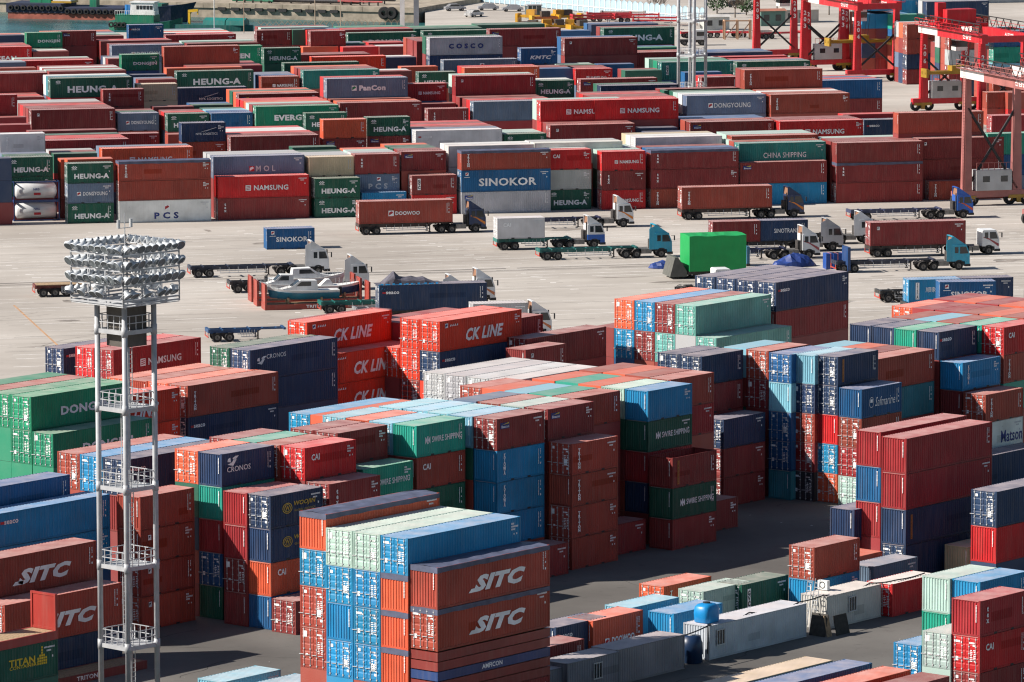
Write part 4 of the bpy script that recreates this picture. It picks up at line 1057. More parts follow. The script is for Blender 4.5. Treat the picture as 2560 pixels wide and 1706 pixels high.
# second mast in the far yard
fp = P(1731, 331, 0)
lv2 = [z_at(y, fp) for y in (225, 139, 52)]
mast(fp, 3.0, math.radians(52), .25, lv2, 34, 'floodlight_mast', 'grey four-legged mast rising out of the far yard, top out of view')

# ---------------------------------------------------------------- rubber-tyred gantry cranes
CY = math.radians(17.4); CU = Vector((math.cos(CY), math.sin(CY), 0)); CV = Vector((math.sin(CY), -math.cos(CY), 0))
def gantry(px, py, num, label, col=(.50, .012, .022), span=24.5, clear=12.6, spreader=True, cabin=True, tz=None, white=True):
    o = P(px, py, 0); root = empty('gantry_crane', o, CY - math.pi/2)   # local x along the span (towards the camera), y along the wheelbase
    wb = 7.2; R = lambda n, b, c=col, m=M_THING, sm=False: b.build(n, m, root, c, sm)
    for x in (0, span):
        for y in (0, wb):
            b = MB()
            rings = []
            for z, w in ((1.9, 1.35), (clear, .85)):
                rings.append([(x - .45, y - w/2, z), (x + .45, y - w/2, z), (x + .45, y + w/2, z), (x - .45, y + w/2, z)])
            b.loft(rings); lg = R('leg', b)
            if num:
                for i, ch in enumerate(num):
                    V, Pf = glyph(ch, .03); p = MB()
                    zc = clear - 2.2 - i * 1.15
                    p.v = [(x + .456, y - v_[0] * .5 * -1, zc + v_[1] * .8) for v_ in V]; p.f = [tuple(q) for q in Pf]; p.m = [0] * len(Pf)
                    p.build('number', M_LETTER, lg, WHT)
                    p = MB(); p.v = [(x + v_[0] * .5, y - .455, zc + v_[1] * .8) for v_ in V]; p.f = [tuple(q) for q in Pf]; p.m = [0] * len(Pf)
                    p.build('number', M_LETTER, lg, WHT)
        b = MB(); b.box(x - .5, x + .5, -2.0, wb + 2.0, 1.1, 2.0); R('sill_beam', b)
        for y in (-1.4, .9, wb - .9, wb + 1.4):
            b = MB(); b.lathe((x - .3, y, .85), (1, 0, 0), [(0, .4), (0, .82), (.1, .86), (.5, .86), (.6, .82), (.6, .4)], 18)
            w_ = b.build('wheel', M_RUBBER, root, smooth=False); k = MB(); k.lathe((x - .31, y, .85), (1, 0, 0), [(0, .38), (.62, .38)], 12); k.build('rim', M_THING, w_, (.3, .2, .04))
        for y in (-.25, wb + .25):
            b = MB(); b.box(x - .55, x + .55, y - 1.5, y + 1.5, .9, 1.35); b.box(x - .55, x - .35, y - .3, y + .3, .3, 1.0); b.box(x + .35, x + .55, y - .3, y + .3, .3, 1.0); R('bogie', b, (.34, .19, .015))
    for y in (0, wb):
        b = MB(); b.box(-1.2, span + 1.2, y - .5, y + .5, clear, clear + 1.45); g_ = R('girder', b)
        if white: 
            b = MB(); b.box(-1.21, 7.0, y - .51, y + .51, clear + .02, clear + 1.43); b.build('painted_band', M_THING, g_, (.72, .70, .68))
        V, Pf = glyph('신감만', .01); p = MB(); p.v = [(span - 5 + v_[0] * 3.6, y - .512, clear + .75 + v_[1] * .8) for v_ in V]; p.f = [tuple(q) for q in Pf]; p.m = [0]*len(Pf); p.build('lettering', M_LETTER, g_, WHT)
        b = MB(); s_ = -1 if y == 0 else 1; yy = y + s_ * 1.1
        b.box(-1.2, span + 1.2, min(y + s_*.5, yy), max(y + s_*.5, yy), clear + 1.3, clear + 1.36)
        for i in range(15):
            x = -1.2 + (span + 2.4) * i / 14; b.bar((x, yy, clear + 1.36), (x, yy, clear + 2.45), .06)
        for zz in (1.9, 2.45): b.bar((-1.2, yy, clear + zz), (span + 1.2, yy, clear + zz), .06)
        R('walkway', b)
        b = MB()
        for i in range(9):     # festoon cables
            x0 = -1 + i * 3.0
            pts = [(x0 + 3.0 * t / 6, yy - s_*.3, clear + 3.0 - 1.5 * math.sin(math.pi * t / 6)) for t in range(7)]
            for p0, p1 in zip(pts[:-1], pts[1:]): b.bar(p0, p1, .09)
        b.bar((-1.2, yy - s_*.3, clear + 3.05), (span + 1.2, yy - s_*.3, clear + 3.05), .14)
        b.build('festoon_cable', M_DARK, root)
    for x in (-.9, span + .9):
        b = MB(); b.box(x - .3, x + .3, .5, wb - .5, clear + .2, clear + 1.2); R('end_tie', b)
    if tz is None: tz = span * .45
    b = MB(); b.box(tz - 2.2, tz + 2.2, -.6, wb + .6, clear + 1.5, clear + 2.0); b.box(tz - 1.6, tz + 1.4, 1.0, wb - 1.2, clear + 2.0, clear + 4.2); b.box(tz - 2.0, tz - .6, .2, 1.6, clear + 2.0, clear + 5.2)
    for i in range(5): b.bar((tz - 2 + i, -.5, clear + 2), (tz - 2 + i, -.5, clear + 3.1), .06)
    b.bar((tz - 2.2, -.5, clear + 3.1), (tz + 2.2, -.5, clear + 3.1), .06)
    R('trolley', b)
    b = MB(); b.box(tz + 2.3, tz + 4.2, 1.4, 3.4, clear - 2.2, clear + .1); c_ = R('operator_cab', b, (.7, .68, .66)); b = MB(); b.box(tz + 2.29, tz + 4.22, 1.39, 3.42, clear - 1.6, clear - .6); b.build('window', M_GLASS, c_)
    if spreader:
        zs = clear - 6.2; b = MB(); b.box(tz - .9, tz - .4, wb/2 - 6, wb/2 + 6, zs, zs + .5); b.box(tz + .4, tz + .9, wb/2 - 6, wb/2 + 6, zs, zs + .5)
        for y in (wb/2 - 6, wb/2 + 5.6): b.box(tz - 1.2, tz + 1.2, y, y + .4, zs - .5, zs + .9)
        b.box(tz - 1, tz + 1, wb/2 - 1.5, wb/2 + 1.5, zs + .5, zs + 1.3)
        sp_ = R('spreader', b, (.34, .20, .012))
        b = MB()
        for sx in (-.7, .7):
            for sy in (-1.3, 1.3): b.bar((tz + sx, wb/2 + sy, zs + 1.3), (tz + sx, wb/2 + sy*1.6, clear + 1.5), .05)
        b.build('hoist_rope', M_DARK, sp_)
    for x_ in (0, span):
        for y_ in (0, 1): b = MB(); b.bar((x_ + y_ * .3, wb * y_, 2.2), (x_ + y_ * .3, wb * (1 - y_), clear - 4), .3); b.build('cross_brace', M_DARK, root)
    b = MB()
    for s in (-.2, .2): b.bar((.55, -.6 + s, 2), (.55, -.5 + s, clear + 1.3), .05); b.bar((span + .55, -.6 + s, 2), (span + .55, -.5 + s, clear + 1.3), .05)
    z = 2.2
    while z < clear + 1: b.bar((.55, -.8, z), (.55, -.35, z), .04); b.bar((span + .55, -.8, z), (span + .55, -.35, z), .04); z += .4
    R('ladder', b)
    if cabin:
        b = MB(); b.box(-1.0, 1.0, 1.1, 6.2, 2.05, 4.8); c_ = R('engine_house', b, (.40, .41, .42))
        [MB().box(.98, 1.02, y, y + 1.0, 3.2, 4.0).build('window', M_GLASS, c_) for y in (2.0, 4.6)]
        b = MB()
        for i in range(7): b.bar((1.0, 1.1 + i*.85, 4.8), (1.0, 1.1 + i*.85, 5.8), .06)
        b.bar((1.0, 1.1, 5.8), (1.0, 6.2, 5.8), .06); R('roof_rail', b)
    tag(root, label, 'gantry crane', 'gantry cranes at the right'); return root
gantry(1893, 155, '203', 'red gantry crane marked 203, farthest of the gantries behind the far yard', spreader=False, cabin=False, tz=4)
gantry(2020, 180, '204', 'red gantry crane marked 204 with yellow spreader at the upper right', tz=16, clear=12.3)
gantry(2310, 280, '206', 'red gantry crane marked 206 with white girder end and yellow spreader', tz=6)
gantry(2416, 518, None, 'faded pink gantry crane standing on the apron at the right edge', col=(.36, .13, .12), spreader=False, clear=17.2, tz=22)
# ---------------------------------------------------------------- trucks, trailers and cargo on the apron
def wheel_me(r, w, key):
    k = ('wheel', key)
    if k not in MESH:
        b = MB(); b.lathe((0, -w/2, 0), (0, 1, 0), [(0, r*.55), (0, r*.93), (w*.12, r), (w*.88, r), (w, r*.93), (w, r*.55)], 18); MESH[k] = b.mesh('tyre', M_RUBBER)
        b = MB(); b.lathe((0, -w/2 - .005, 0), (0, 1, 0), [(.06, .05), (.0, r*.2), (.05, r*.3), (.02, r*.56)], 14); b.lathe((0, w/2 + .005, 0), (0, -1, 0), [(.06, .05), (.0, r*.2), (.05, r*.3), (.02, r*.56)], 14)
        MESH[('rim', key)] = b.mesh('rim', plain('wheel_rim', (.16, .15, .14), .6, .2, .4, 6))
    return MESH[k], MESH[('rim', key)]
def wheels(root, xs, ys=(-1.02, 1.02), r=.51, w=.3, z=None):
    t, rm = wheel_me(r, w, (r, w))
    for x in xs:
        for y in ys:
            o = put('wheel', t, root, loc=(x, y, z or r)); put('rim', rm, o)
def tractor(px, py, label, col, col2=None, style='fair', mirror=True, group='truck tractors on the apron', yaw=None, stripe=None):
    """px, py: ground point under the nearest front corner (front right wheel side). Local x forward, origin at rear axle side"""
    yaw = YAW['B'] - .03 if yaw is None else yaw
    U = Vector((math.cos(yaw), math.sin(yaw), 0)); V = Vector((-math.sin(yaw), math.cos(yaw), 0))
    c = P(px, py, 0) - U * 6.7 + V * 1.22
    root = empty('truck_tractor', c, yaw)
    fr = MB(); fr.box(0, 6.3, -.55, -.35, .72, .98); fr.box(0, 6.3, .35, .55, .72, .98)
    for x in (.3, 1.6, 3.2, 4.2, 5.4): fr.box(x, x + .15, -.5, .5, .75, .95)
    fr.box(.5, 2.3, -.7, .7, .96, 1.02); fr.box(1.05, 1.95, -.5, .5, 1.02, 1.2)
    for x in (.85, 2.2, 5.3): fr.box(x - .08, x + .08, -1.05, 1.05, .42, .6)
    fr.build('chassis', M_CHASSIS, root)
    b = MB(); b.box(2.75, 4.05, -1.2, -.62, .55, 1.12); b.build('fuel_tank', M_TANK, root)
    b = MB(); b.tube((2.75, .9, .85), (4.0, .9, .85), .3, k=10); b.build('air_tank', M_TANK, root)
    for x in (.85, 2.2):
        for s in (-1, 1):
            b = MB(); pts = [(x + .64 * math.cos(a), .51 + .64 * math.sin(a)) for a in [math.pi * t / 8 for t in range(9)]]
            for (xa, za), (xb, zb) in zip(pts[:-1], pts[1:]): b.quad([(xa, s*1.22, za), (xb, s*1.22, zb), (xb, s*.72, zb), (xa, s*.72, za)])
            b.build('mudguard', M_CHASSIS, root)
    wheels(root, (.85, 2.2)); wheels(root, (5.3,), w=.32)
    # cab
    x0, x1 = 4.45, 6.62
    prof = [(x0, 1.05), (x0, 2.95), (x0 + .15, 3.05), (x1 - .42, 3.05), (x1 - .1, 2.25), (x1, 1.95), (x1 + .02, .62), (x1 - .55, .55), (x1 - .62, 1.05)]
    b = MB(); b.prism(prof, -1.23, 1.23); cab = b.build('cab', M_THING, root, col)
    if col2:
        b = MB(); b.prism([(x0 - .004, 1.05), (x0 - .004, 1.72), (x1 + .012, 1.72), (x1 + .03, .62), (x1 - .55, .548), (x1 - .62, 1.05)], -1.238, 1.238); b.build('lower_panel', M_THING, cab, col2)
    if stripe:
        for s in (-1, 1): b = MB(); b.quad([(x0 + .1, s*1.242, 2.15), (x0 + .35, s*1.242, 2.3), (x1 - .05, s*1.242, 1.35), (x1 - .1, s*1.242, 1.0), (x0 + .9, s*1.242, 1.85)]); b.build('stripe', M_THING, cab, stripe)
    for s in (-1, 1):
        b = MB(); b.quad([(x0 + .95, s*1.243, 1.98), (x1 - .16, s*1.243, 1.98), (x1 - .46, s*1.243, 2.82), (x0 + .95, s*1.243, 2.82)]); b.build('door_window', M_GLASS, cab)
        b = MB(); b.quad([(x0 + .3, s*1.243, 2.05), (x0 + .75, s*1.243, 2.05), (x0 + .75, s*1.243, 2.78), (x0 + .3, s*1.243, 2.78)]); b.build('side_window', M_GLASS, cab)
    b = MB(); b.quad([(x1 + .012, -1.1, 1.99), (x1 + .012, 1.1, 1.99), (x1 - .38, 1.05, 2.95), (x1 - .38, -1.05, 2.95)]); b.build('windscreen', M_GLASS, cab)
    b = MB(); b.box(x1 - .55, x1 + .12, -1.24, 1.24, .42, .72); b.box(x1 + .0, x1 + .06, -.9, .9, .95, 1.6); b.build('bumper', M_DARK, root)
    for s_ in (-1, 1):
        b = MB(); aa = [math.pi * t / 8 for t in range(9)]
        for a0, a1 in zip(aa[:-1], aa[1:]):
            q = [(5.3 + r_ * math.cos(a_), .51 + r_ * math.sin(a_)) for r_, a_ in ((.57, a0), (.72, a0), (.72, a1), (.57, a1))]
            b.quad([(x_, s_*1.25, z_) for x_, z_ in q])
            b.quad([(5.3 + .72*math.cos(a0), s_*1.25, .51 + .72*math.sin(a0)), (5.3 + .72*math.cos(a1), s_*1.25, .51 + .72*math.sin(a1)), (5.3 + .72*math.cos(a1), s_*.8, .51 + .72*math.sin(a1)), (5.3 + .72*math.cos(a0), s_*.8, .51 + .72*math.sin(a0))])
        b.build('wheel_arch', M_DARK, root)
    if mirror:
        for s in (-1, 1): b = MB(); b.bar((x1 - .1, s*1.23, 2.7), (x1 + .25, s*1.5, 2.75), .04); b.box(x1 + .18, x1 + .3, s*1.5 - .1, s*1.5 + .1, 2.15, 2.75); b.build('mirror', M_DARK, root)
    if style == 'fair':
        b = MB(); b.prism([(x0 - .02, 2.98), (x0 - .02, 4.05), (x0 + .25, 4.05), (x1 - .5, 3.06)], -1.12, -1.05); b.prism([(x0 - .02, 2.98), (x0 - .02, 4.05), (x0 + .25, 4.05), (x1 - .5, 3.06)], 1.05, 1.12)
        b.quad([(x0 + .2, -1.1, 4.06), (x1 - .5, -1.1, 3.08), (x1 - .5, 1.1, 3.08), (x0 + .2, 1.1, 4.06)]); b.box(x0 - .03, x0 + .25, -1.1, 1.1, 4.0, 4.07)
        b.build('wind_deflector', M_THING, root, col)
        b = MB(); b.quad([(x0 + .05, -1.04, 3.0), (x0 + .05, 1.04, 3.0), (x0 + .22, 1.04, 3.98), (x0 + .22, -1.04, 3.98)]); b.build('deflector_back', M_BOARD, root)
        b = MB(); b.tube((x0 - .12, -.95, 1.0), (x0 - .12, -.95, 3.3), .09, k=8); b.box(x0 - .45, x0 - .05, -.6, .6, 1.0, 2.2); b.build('exhaust', M_CHASSIS, root)
        if col2 is None and stripe is None:
            b = MB(); b.prism([(x0 - .7, 1.05), (x0 - .7, 3.6), (x0, 3.95), (x0, 1.05)], -1.22, -1.18); b.build('side_fairing', M_THING, root, col)
    tag(root, label, 'truck', group); return root
M_TANK = plain('tank_metal', (.2, .19, .18), .45, .3, .3, 3); M_BOARD = plain('raw_board', (.24, .12, .07), .8)
def trailer(px, py, label, col, L=12.3, yaw=None, axles=2, ref='front', wood=False):
    """px, py: ground point under the near front corner (kingpin end)"""
    yaw = YAW['B'] - .03 if yaw is None else yaw
    U = Vector((math.cos(yaw), math.sin(yaw), 0)); V = Vector((-math.sin(yaw), math.cos(yaw), 0))
    c = P(px, py, 0) + V * 1.22
    if ref == 'front': c = c - U * L
    root = empty('skeletal_trailer', c, yaw)
    b = MB()
    for s in (-1, 1): b.prism([(0, 1.05), (0, 1.35), (L, 1.35), (L, 1.2), (L - 2.6, 1.2), (L - 3.1, .88), (.4, .88)], s*.5 - .07, s*.5 + .07)
    x = .05
    while x < L: b.box(x, x + .12, -1.2 if int(x) % 4 < 2 else -.5, 1.2 if int(x) % 4 < 2 else .5, 1.22, 1.37); x += 1.5
    b.box(0, .25, -1.22, 1.22, 1.0, 1.42); b.box(L - .25, L, -1.22, 1.22, 1.2, 1.42)
    b.build('frame', M_THING, root, col)
    if wood: MB().box(.2, L - .1, -1.2, 1.2, 1.38, 1.46).build('deck', M_WOOD, root)
    for s in (-1, 1):
        b = MB(); b.bar((3.6, s*1.15, .55), (L - 3.4, s*1.15, .55), .05, .08); b.bar((3.6, s*1.15, .8), (L - 3.4, s*1.15, .8), .04, .06)
        for i in range(6): b.bar((3.6 + i * (L - 7) / 5, s*1.15, .5), (3.6 + i * (L - 7) / 5, s*1.0, 1.25), .045)
        b.build('side_guard', M_STEEL, root)
    for s in (-1, 1): b = MB(); b.box(L - 3.1, L - 2.95, s*.9 - .08, s*.9 + .08, .25, 1.2); b.box(L - 3.2, L - 2.85, s*.9 - .15, s*.9 + .15, .18, .26); b.bar((L - 3.0, s*.9, .5), (L - 3.7, s*.55, 1.0), .07); b.build('landing_leg', M_CHASSIS, root)
    xs = [1.0 + 1.35 * i for i in range(axles)]
    b = MB(); [b.box(x - .08, x + .08, -1.0, 1.0, .42, .6) for x in xs]; b.box(.6, xs[-1] + .5, -.6, -.4, .55, .95); b.box(.6, xs[-1] + .5, .4, .6, .55, .95); b.build('axle', M_CHASSIS, root)
    wheels(root, xs)
    b = MB(); b.box(-.04, .04, -1.2, 1.2, .5, .62); b.box(-.03, .03, -1.1, -.9, .6, 1.0); b.box(-.03, .03, .9, 1.1, .6, 1.0); b.build('rear_bumper', M_THING, root, (.45, .05, .03))
    tag(root, label, 'trailer', 'container trailers on the apron'); return root
def on_trailer(tr, L, h, code, text=None, x=None, end='d', top=None, words=''):
    yaw = tr.rotation_euler.z; U = Vector((math.cos(yaw), math.sin(yaw), 0)); x = L / 2 + .05 if x is None else x
    p = Vector(tr.location) + U * x
    make_container((p.x, p.y, 1.43), yaw, L, h, code, text, end, True, top, yard='apron')
def rig(px, py, cab, trl, cargo=(), tL=12.3, lab='', tlab='', **k):
    """a tractor whose near front corner stands at pixel (px, py) with its trailer coupled behind"""
    t = tractor(px, py, lab, cab, **k); yaw = t.rotation_euler.z; U = Vector((math.cos(yaw), math.sin(yaw), 0)); V = Vector((-math.sin(yaw), math.cos(yaw), 0))
    p = Vector(t.location) + U * 2.35 - V * 1.22
    tr = trailer(*to_px(p), tlab, trl, L=tL)
    for cgo in cargo: on_trailer(tr, **cgo)
    return t, tr
WH, BLU, NAV, CYA = (.66, .67, .68), (.015, .10, .42), (.012, .03, .09), (.03, .33, .48)
ORG = (.62, .19, .02)
rig(1217, 581, NAV, (.05, .03, .03), [dict(L=L40, h=HC, code='M', text='DOOWOO')], lab='dark blue truck with orange flash hauling a faded DOOWOO container', tlab='trailer under the brick brown DOOWOO container on the apron', stripe=ORG)
rig(825, 686, WH, (.02, .03, .06), tL=12.5, lab='white truck beside the lone SINOKOR box pulling an empty trailer', tlab='empty dark trailer behind the white truck near the mast')
rig(925, 724, WH, (.02, .02, .025), tL=12.2, lab='white truck with tall roof deflector standing behind the boats', tlab='dark trailer behind the boats and red end walls')
tractor(1240, 760, 'white and orange truck beside the tarped seaco container', WH, stripe=(.5, .16, .06))
def box_trailer(px, py, L, h, code, text, lab, tcol=(.03, .03, .03), tL=12.3, cor='L', end='d', x=None):
    yaw = YAW['B'] - .03; U = Vector((math.cos(yaw), math.sin(yaw), 0)); q = P(px, py, 1.43 + h); q.z = 0
    if cor == 'R': q = q - U * L
    x = .05 if x is None else x; f = q + U * (tL - x); tr = trailer(*to_px(f), lab, tcol, L=tL); on_trailer(tr, L, h, code, text, x=x + L/2, end=end); return tr
box_trailer(948.7, 713, L40, HC, 'n', 'seaco', 'trailer under the tarped navy seaco container')
rig(1586, 569, WH, (.015, .02, .06), tL=12.4, lab='white and orange truck nearest the NAMSUNG boxes with empty trailer', tlab='empty navy trailer behind the white and orange truck', stripe=ORG)
rig(1514, 621, WH, (.02, .16, .14), [dict(L=L20, h=ST, code='w', text='CAI', end='d')], tL=9.5, lab='white truck with blue lower cab and a white box', tlab='trailer carrying the white twenty-foot box', col2=BLU)
rig(1682, 645, CYA, (.01, .12, .11), tL=12.4, lab='light blue truck with empty green trailer in the middle of the apron', tlab='empty green trailer behind the light blue truck')
rig(2012, 546, NAV, (.05, .03, .03), [dict(L=L40, h=HC, code='M', text='TRITON')], lab='dark blue truck with orange flash hauling a TRITON container', tlab='trailer under the brick brown TRITON container on the apron', stripe=ORG)
rig(2110, 630, (.36, .37, .39), (.03, .03, .04), [dict(L=L20, h=ST, code='m', x=3.1), dict(L=L20, h=ST, code='n', text='SINOTRANS', x=9.2, end='p')], tL=12.5, lab='grey truck hauling a maroon box and the SINOTRANS box', tlab='trailer under the maroon and SINOTRANS boxes')
rig(2051, 649, WH, (.015, .02, .06), tL=12.3, lab='white truck with grey deflector in front of the SINOTRANS box', tlab='empty navy trailer beside the green tarpaulin load', stripe=(.3, .04, .05))
rig(2192, 612, WH, (.03, .03, .03), tL=8.0, lab='white truck half hidden behind the maroon container with small plate', tlab='short trailer half hidden by the SINOTRANS truck')
rig(2500, 640, WH, (.04, .03, .03), [dict(L=L40, h=HC, code='m', text='plate')], lab='white truck without deflector hauling a long maroon container', tlab='trailer under the long maroon container with small plate', style='plain', stripe=(.3, .04, .05))
rig(2426, 678, CYA, (.03, .035, .06), tL=12.4, lab='cyan truck with empty dark trailer on the right of the apron', tlab='empty dark trailer behind the cyan truck')
rig(2435, 549, BLU, (.05, .06, .12), tL=12.4, lab='bright blue truck with red flash under the pink gantry crane', tlab='empty trailer with red and blue frame near the pink gantry', stripe=(.55, .09, .03))
tr = box_trailer(2273, 703, L20, ST, 'B', 'SSFA', 'trailer under the bright blue SSFA box', tL=12.8, x=.3); on_trailer(tr, L20, ST, 'n', None, x=9.5, end='p')
q = Vector(tr.location) + Vector((math.cos(YAW['B']), math.sin(YAW['B']), 0)) * 17.2 - Bv * 1.2; tractor(*to_px(q), 'white truck at the right edge ahead of the SSFA box', WH)
trailer(2310, 758, 'flat black trailer jutting out left of the SSFA box', (.03, .03, .03), L=5.2)
tr = box_trailer(1320, 757, L20, ST, 'W', None, 'trailer half hidden behind the CK LINE boxes', cor='R', tL=12.3, x=5.9)
q = Vector(tr.location) + Bu * (5.9 + 6.06 + .5 + 2.3) - Bv * 1.2; tractor(*to_px(q), 'white and orange truck half hidden behind the CK LINE boxes', WH, stripe=(.5, .16, .06))
rig(1172, 776, WH, (.01, .13, .11), tL=12.6, lab='white truck with brown deflector back in front of the seaco load', tlab='empty green trailer in front of the seaco load', style='fair')
trailer(1160, 795, 'grey and red empty trailer just behind the CK LINE boxes', (.25, .25, .26), L=12.3)
trailer(228, 738, 'red decked flat trailer with three axles behind the mast', (.16, .03, .025), L=6.5, axles=3, wood=True)
trailer(715, 850, 'blue trailer standing behind the navy CRONOS container', (.012, .06, .16), L=8.5)
# lone boxes on the apron
def lone(px, py, L, h, code, text, end='p', yaw=.217):
    U = Vector((math.cos(yaw), math.sin(yaw), 0)); V = Vector((-math.sin(yaw), math.cos(yaw), 0)); c = P(px, py, 0) + U * L/2 + V * WID/2
    make_container((c.x, c.y, 0), yaw, L, h, code, text, end, True, None, yard='apron')
lone(668, 623, L20, ST, 'b', 'SINOKOR'); lone(1735, 640, L20, ST, 'W', None, 'd')
# tarpaulin heap on the seaco load
sc_ = P(948.7, 713, 4.3); U = Bu; V = Bv
b = MB(); rings = []; rd = random.Random(5); prof_h = [0, .05, .8, 1.35, .75, .7, .75, .65, .7, .35, .1, 0]
for i, hgt in enumerate(prof_h):
    x = -.2 + i * .68; ring = []
    for j in range(9):
        a = j / 8; y = -.12 + a * 2.7; z = 4.33 + hgt * max(0, math.sin(math.pi * a)) ** .7 * rd.uniform(.9, 1.08) - (.45 if j in (0, 8) and 0 < i < 11 else 0)
        ring.append(Vector((sc_.x, sc_.y, 0)) + U * x + V * (y + .05 * math.sin(i * 3 + j)) + Vector((0, 0, z)))
    rings.append(ring)
b.loft(rings, cap=False, closed=False); o = b.build('tarpaulin_heap', plain('grey_tarpaulin', (.10, .095, .12), .7, 0, .3, 1.5, .3, .5)); tag(o, 'dark grey tarpaulin bulging over the navy seaco container', 'tarpaulin')
b = MB()
for i in range(26):
    x = -.1 + i * .26; z = 4.28 + .1 * math.sin(i * 2.3); p0 = Vector((sc_.x, sc_.y, 0)) + U * x - V * .16
    b.quad([p0 + Vector((0, 0, z - .42 - .12 * math.sin(i * 1.7))), p0 + U * .27 - V * .05 + Vector((0, 0, z - .42 - .12 * math.sin((i+1) * 1.7))), p0 + U * .27 + Vector((0, 0, z + .12)), p0 + V * .05 + Vector((0, 0, z + .12))])
b.build('blue_hem', plain('blue_sheet', (.02, .30, .62), .5, 0, .15, 2), o)
# the big green covered load
yw = .23; U = Vector((math.cos(yw), math.sin(yw), 0)); V = Vector((-math.sin(yw), math.cos(yw), 0)); c = P(1724, 700, 0)
root = empty('covered_load', c, yw); b = MB(); rings = []
for x in [i * 7.0 / 10 for i in range(11)]:
    q = .05 * math.sin(x * 3.1); rings.append([(x, 0 + q, .9), (x, -.03 + q, 2.8), (x, 0, 5.1 + .05 * math.sin(x * 2)), (x, 2.2, 5.2 + .06 * math.sin(x * 4)), (x, 4.3, 5.1), (x, 4.33, .9)])
b.loft(rings); b.build('green_cover', plain('green_tarpaulin', (.01, .30, .075), .55, 0, .1, .6, .4, .15), root)
b = MB(); b.box(-.1, 7.4, .3, 4.0, .5, .88); b.build('lowbed_deck', M_CHASSIS, root); wheels(root, (1.0, 2.2, 3.4, 5.5), ys=(.5, 3.8), r=.42)
b = MB(); b.prism([(-2.3, .3), (-1.7, 2.6), (-1.3, 2.6), (-.2, .9), (-.2, .3)], .3, 3.9); b.build('loading_ramp', plain('ramp_steel', (.1, .1, .09), .7), root)
tag(root, 'tall load wrapped in bright green tarpaulin on a low trailer', 'load')
t = tractor(1836, 740, 'white truck cab in front of the green wrapped load', WH, style='plain')
# heap of blue sheeting and boxes
for i, (px, py, sx, sz, lab) in enumerate(((1985, 668, 2.9, 1.5, 'crumpled heap of dark blue sheeting behind the navy stacks'), (1668, 671, 2.4, .9, 'low blue sheeted machine left of the green wrapped load'))):
    b = MB(); rings = []; o = P(px, py, 0); rd = random.Random(i + 2)
    for k in range(11):
        x = (k / 10 - .5) * sx * 2; e = math.sin(math.pi * k / 10) ** .5; ring = []
        for j in range(8):
            a = math.pi * j / 7; ring.append(o + Bu * x + Bv * (math.cos(a) * 1.3 * e) + Vector((0, 0, .05 + math.sin(a) * sz * e * rd.uniform(.55, 1.1))))
        rings.append(ring)
    b.loft(rings, cap=False, closed=False); tag(b.build('sheeting_heap', plain('blue_sheeting', (.02, .045, .19), .4, 0, .4, 1.5, .5, .6)), lab, 'sheeting')
for k, (px, py) in enumerate(((2066, 676), (2084, 676))):
    o = P(px, py, 0); root = empty('strapped_crate', o, YAW['B']); MB().box(0, 1.9, 0, 1.4, 0, 1.9).build('crate', M_THING, root, (.015, .07, .30)); [MB().box(x_, x_ + .12, -.01, 1.41, 0, 1.912).build('strap', M_THING, root, (.6, .2, .2)) for x_ in (.5, 1.3)]; tag(root, ('left' if k == 0 else 'right') + ' of two blue crates with red straps beside the navy stacks', 'crate')
b = MB(); o = P(2120, 686, 0); root = empty('upright_panel', o, YAW['B']); MB().box(0, .35, 0, 2.4, 0, 3.1).build('panel', M_THING, root, (.012, .05, .16)); MB().box(-.05, .4, -.05, 2.45, 0, .3).build('foot', M_CHASSIS, root); tag(root, 'upright dark blue panel standing behind the cyan truck trailer', 'panel')
b = MB(); o = P(1868, 668, 0); root = empty('upright_panel', o, YAW['B']); MB().box(0, .35, 0, 2.2, 0, 2.4).build('panel', M_THING, root, (.03, .14, .24)); MB().box(-.05, .4, -.05, 2.25, 0, .3).build('foot', M_CHASSIS, root); tag(root, 'pale blue upright panel right of the green wrapped load', 'panel')
# flat racks with the boats
def flat_rack(px, py, label, col=(.32, .05, .035), L=12.19, walls=True, yaw=None, base=0.0, text=None, wh=2.3):
    yaw = YAW['B'] - .02 if yaw is None else yaw; o = P(px, py, base); root = empty('flat_rack', o, yaw)
    MB().box(0, L, 0, .14, .0, .62).box(0, L, 2.3, 2.44, 0, .62).box(.0, .2, .14, 2.3, .0, .6).box(L - .2, L, .14, 2.3, 0, .6).build('base_frame', M_THING, root, col)
    n_ = 22
    for i in range(n_): put('plank', MESH.setdefault(('plank', L), MB().box(0, (L - .4) / n_ - .025, .14, 2.3, .52, .6).mesh('plank', M_WOOD)), root, loc=(.2 + i * (L - .4) / n_, 0, random.uniform(-.006, .006)))
    if walls:
        for x in (0, L - .22):
            b = MB(); b.box(x, x + .22, 0, .16, .62, .62 + wh); b.box(x, x + .22, 2.28, 2.44, .62, .62 + wh); b.box(x + .06, x + .14, .16, 2.28, .7, .62 + wh - .05); b.box(x + .02, x + .2, .16, 2.28, .62, .8); b.box(x + .02, x + .2, .16, 2.28, .62 + wh - .16, .62 + wh); b.build('end_wall', M_THING, root, col)
    if text:
        V_, P_ = glyph(text, .03); p = MB(); p.v = [(L * .48 + v_[0] * 2.2, -.006, .33 + v_[1] * .34) for v_ in V_]; p.f = [tuple(q) for q in P_]; p.m = [0] * len(P_); p.build('lettering', M_LETTER, root, WHT)
    tag(root, label, 'flat rack', 'flat racks'); return root
fr1 = flat_rack(663, 775, 'red TRITON flat rack carrying the boats, front one', text='TRITON')
fr2 = flat_rack(643, 765, 'red flat rack in the middle of the three with boats'); fr3 = flat_rack(629, 754, 'red flat rack at the back of the three with boats')
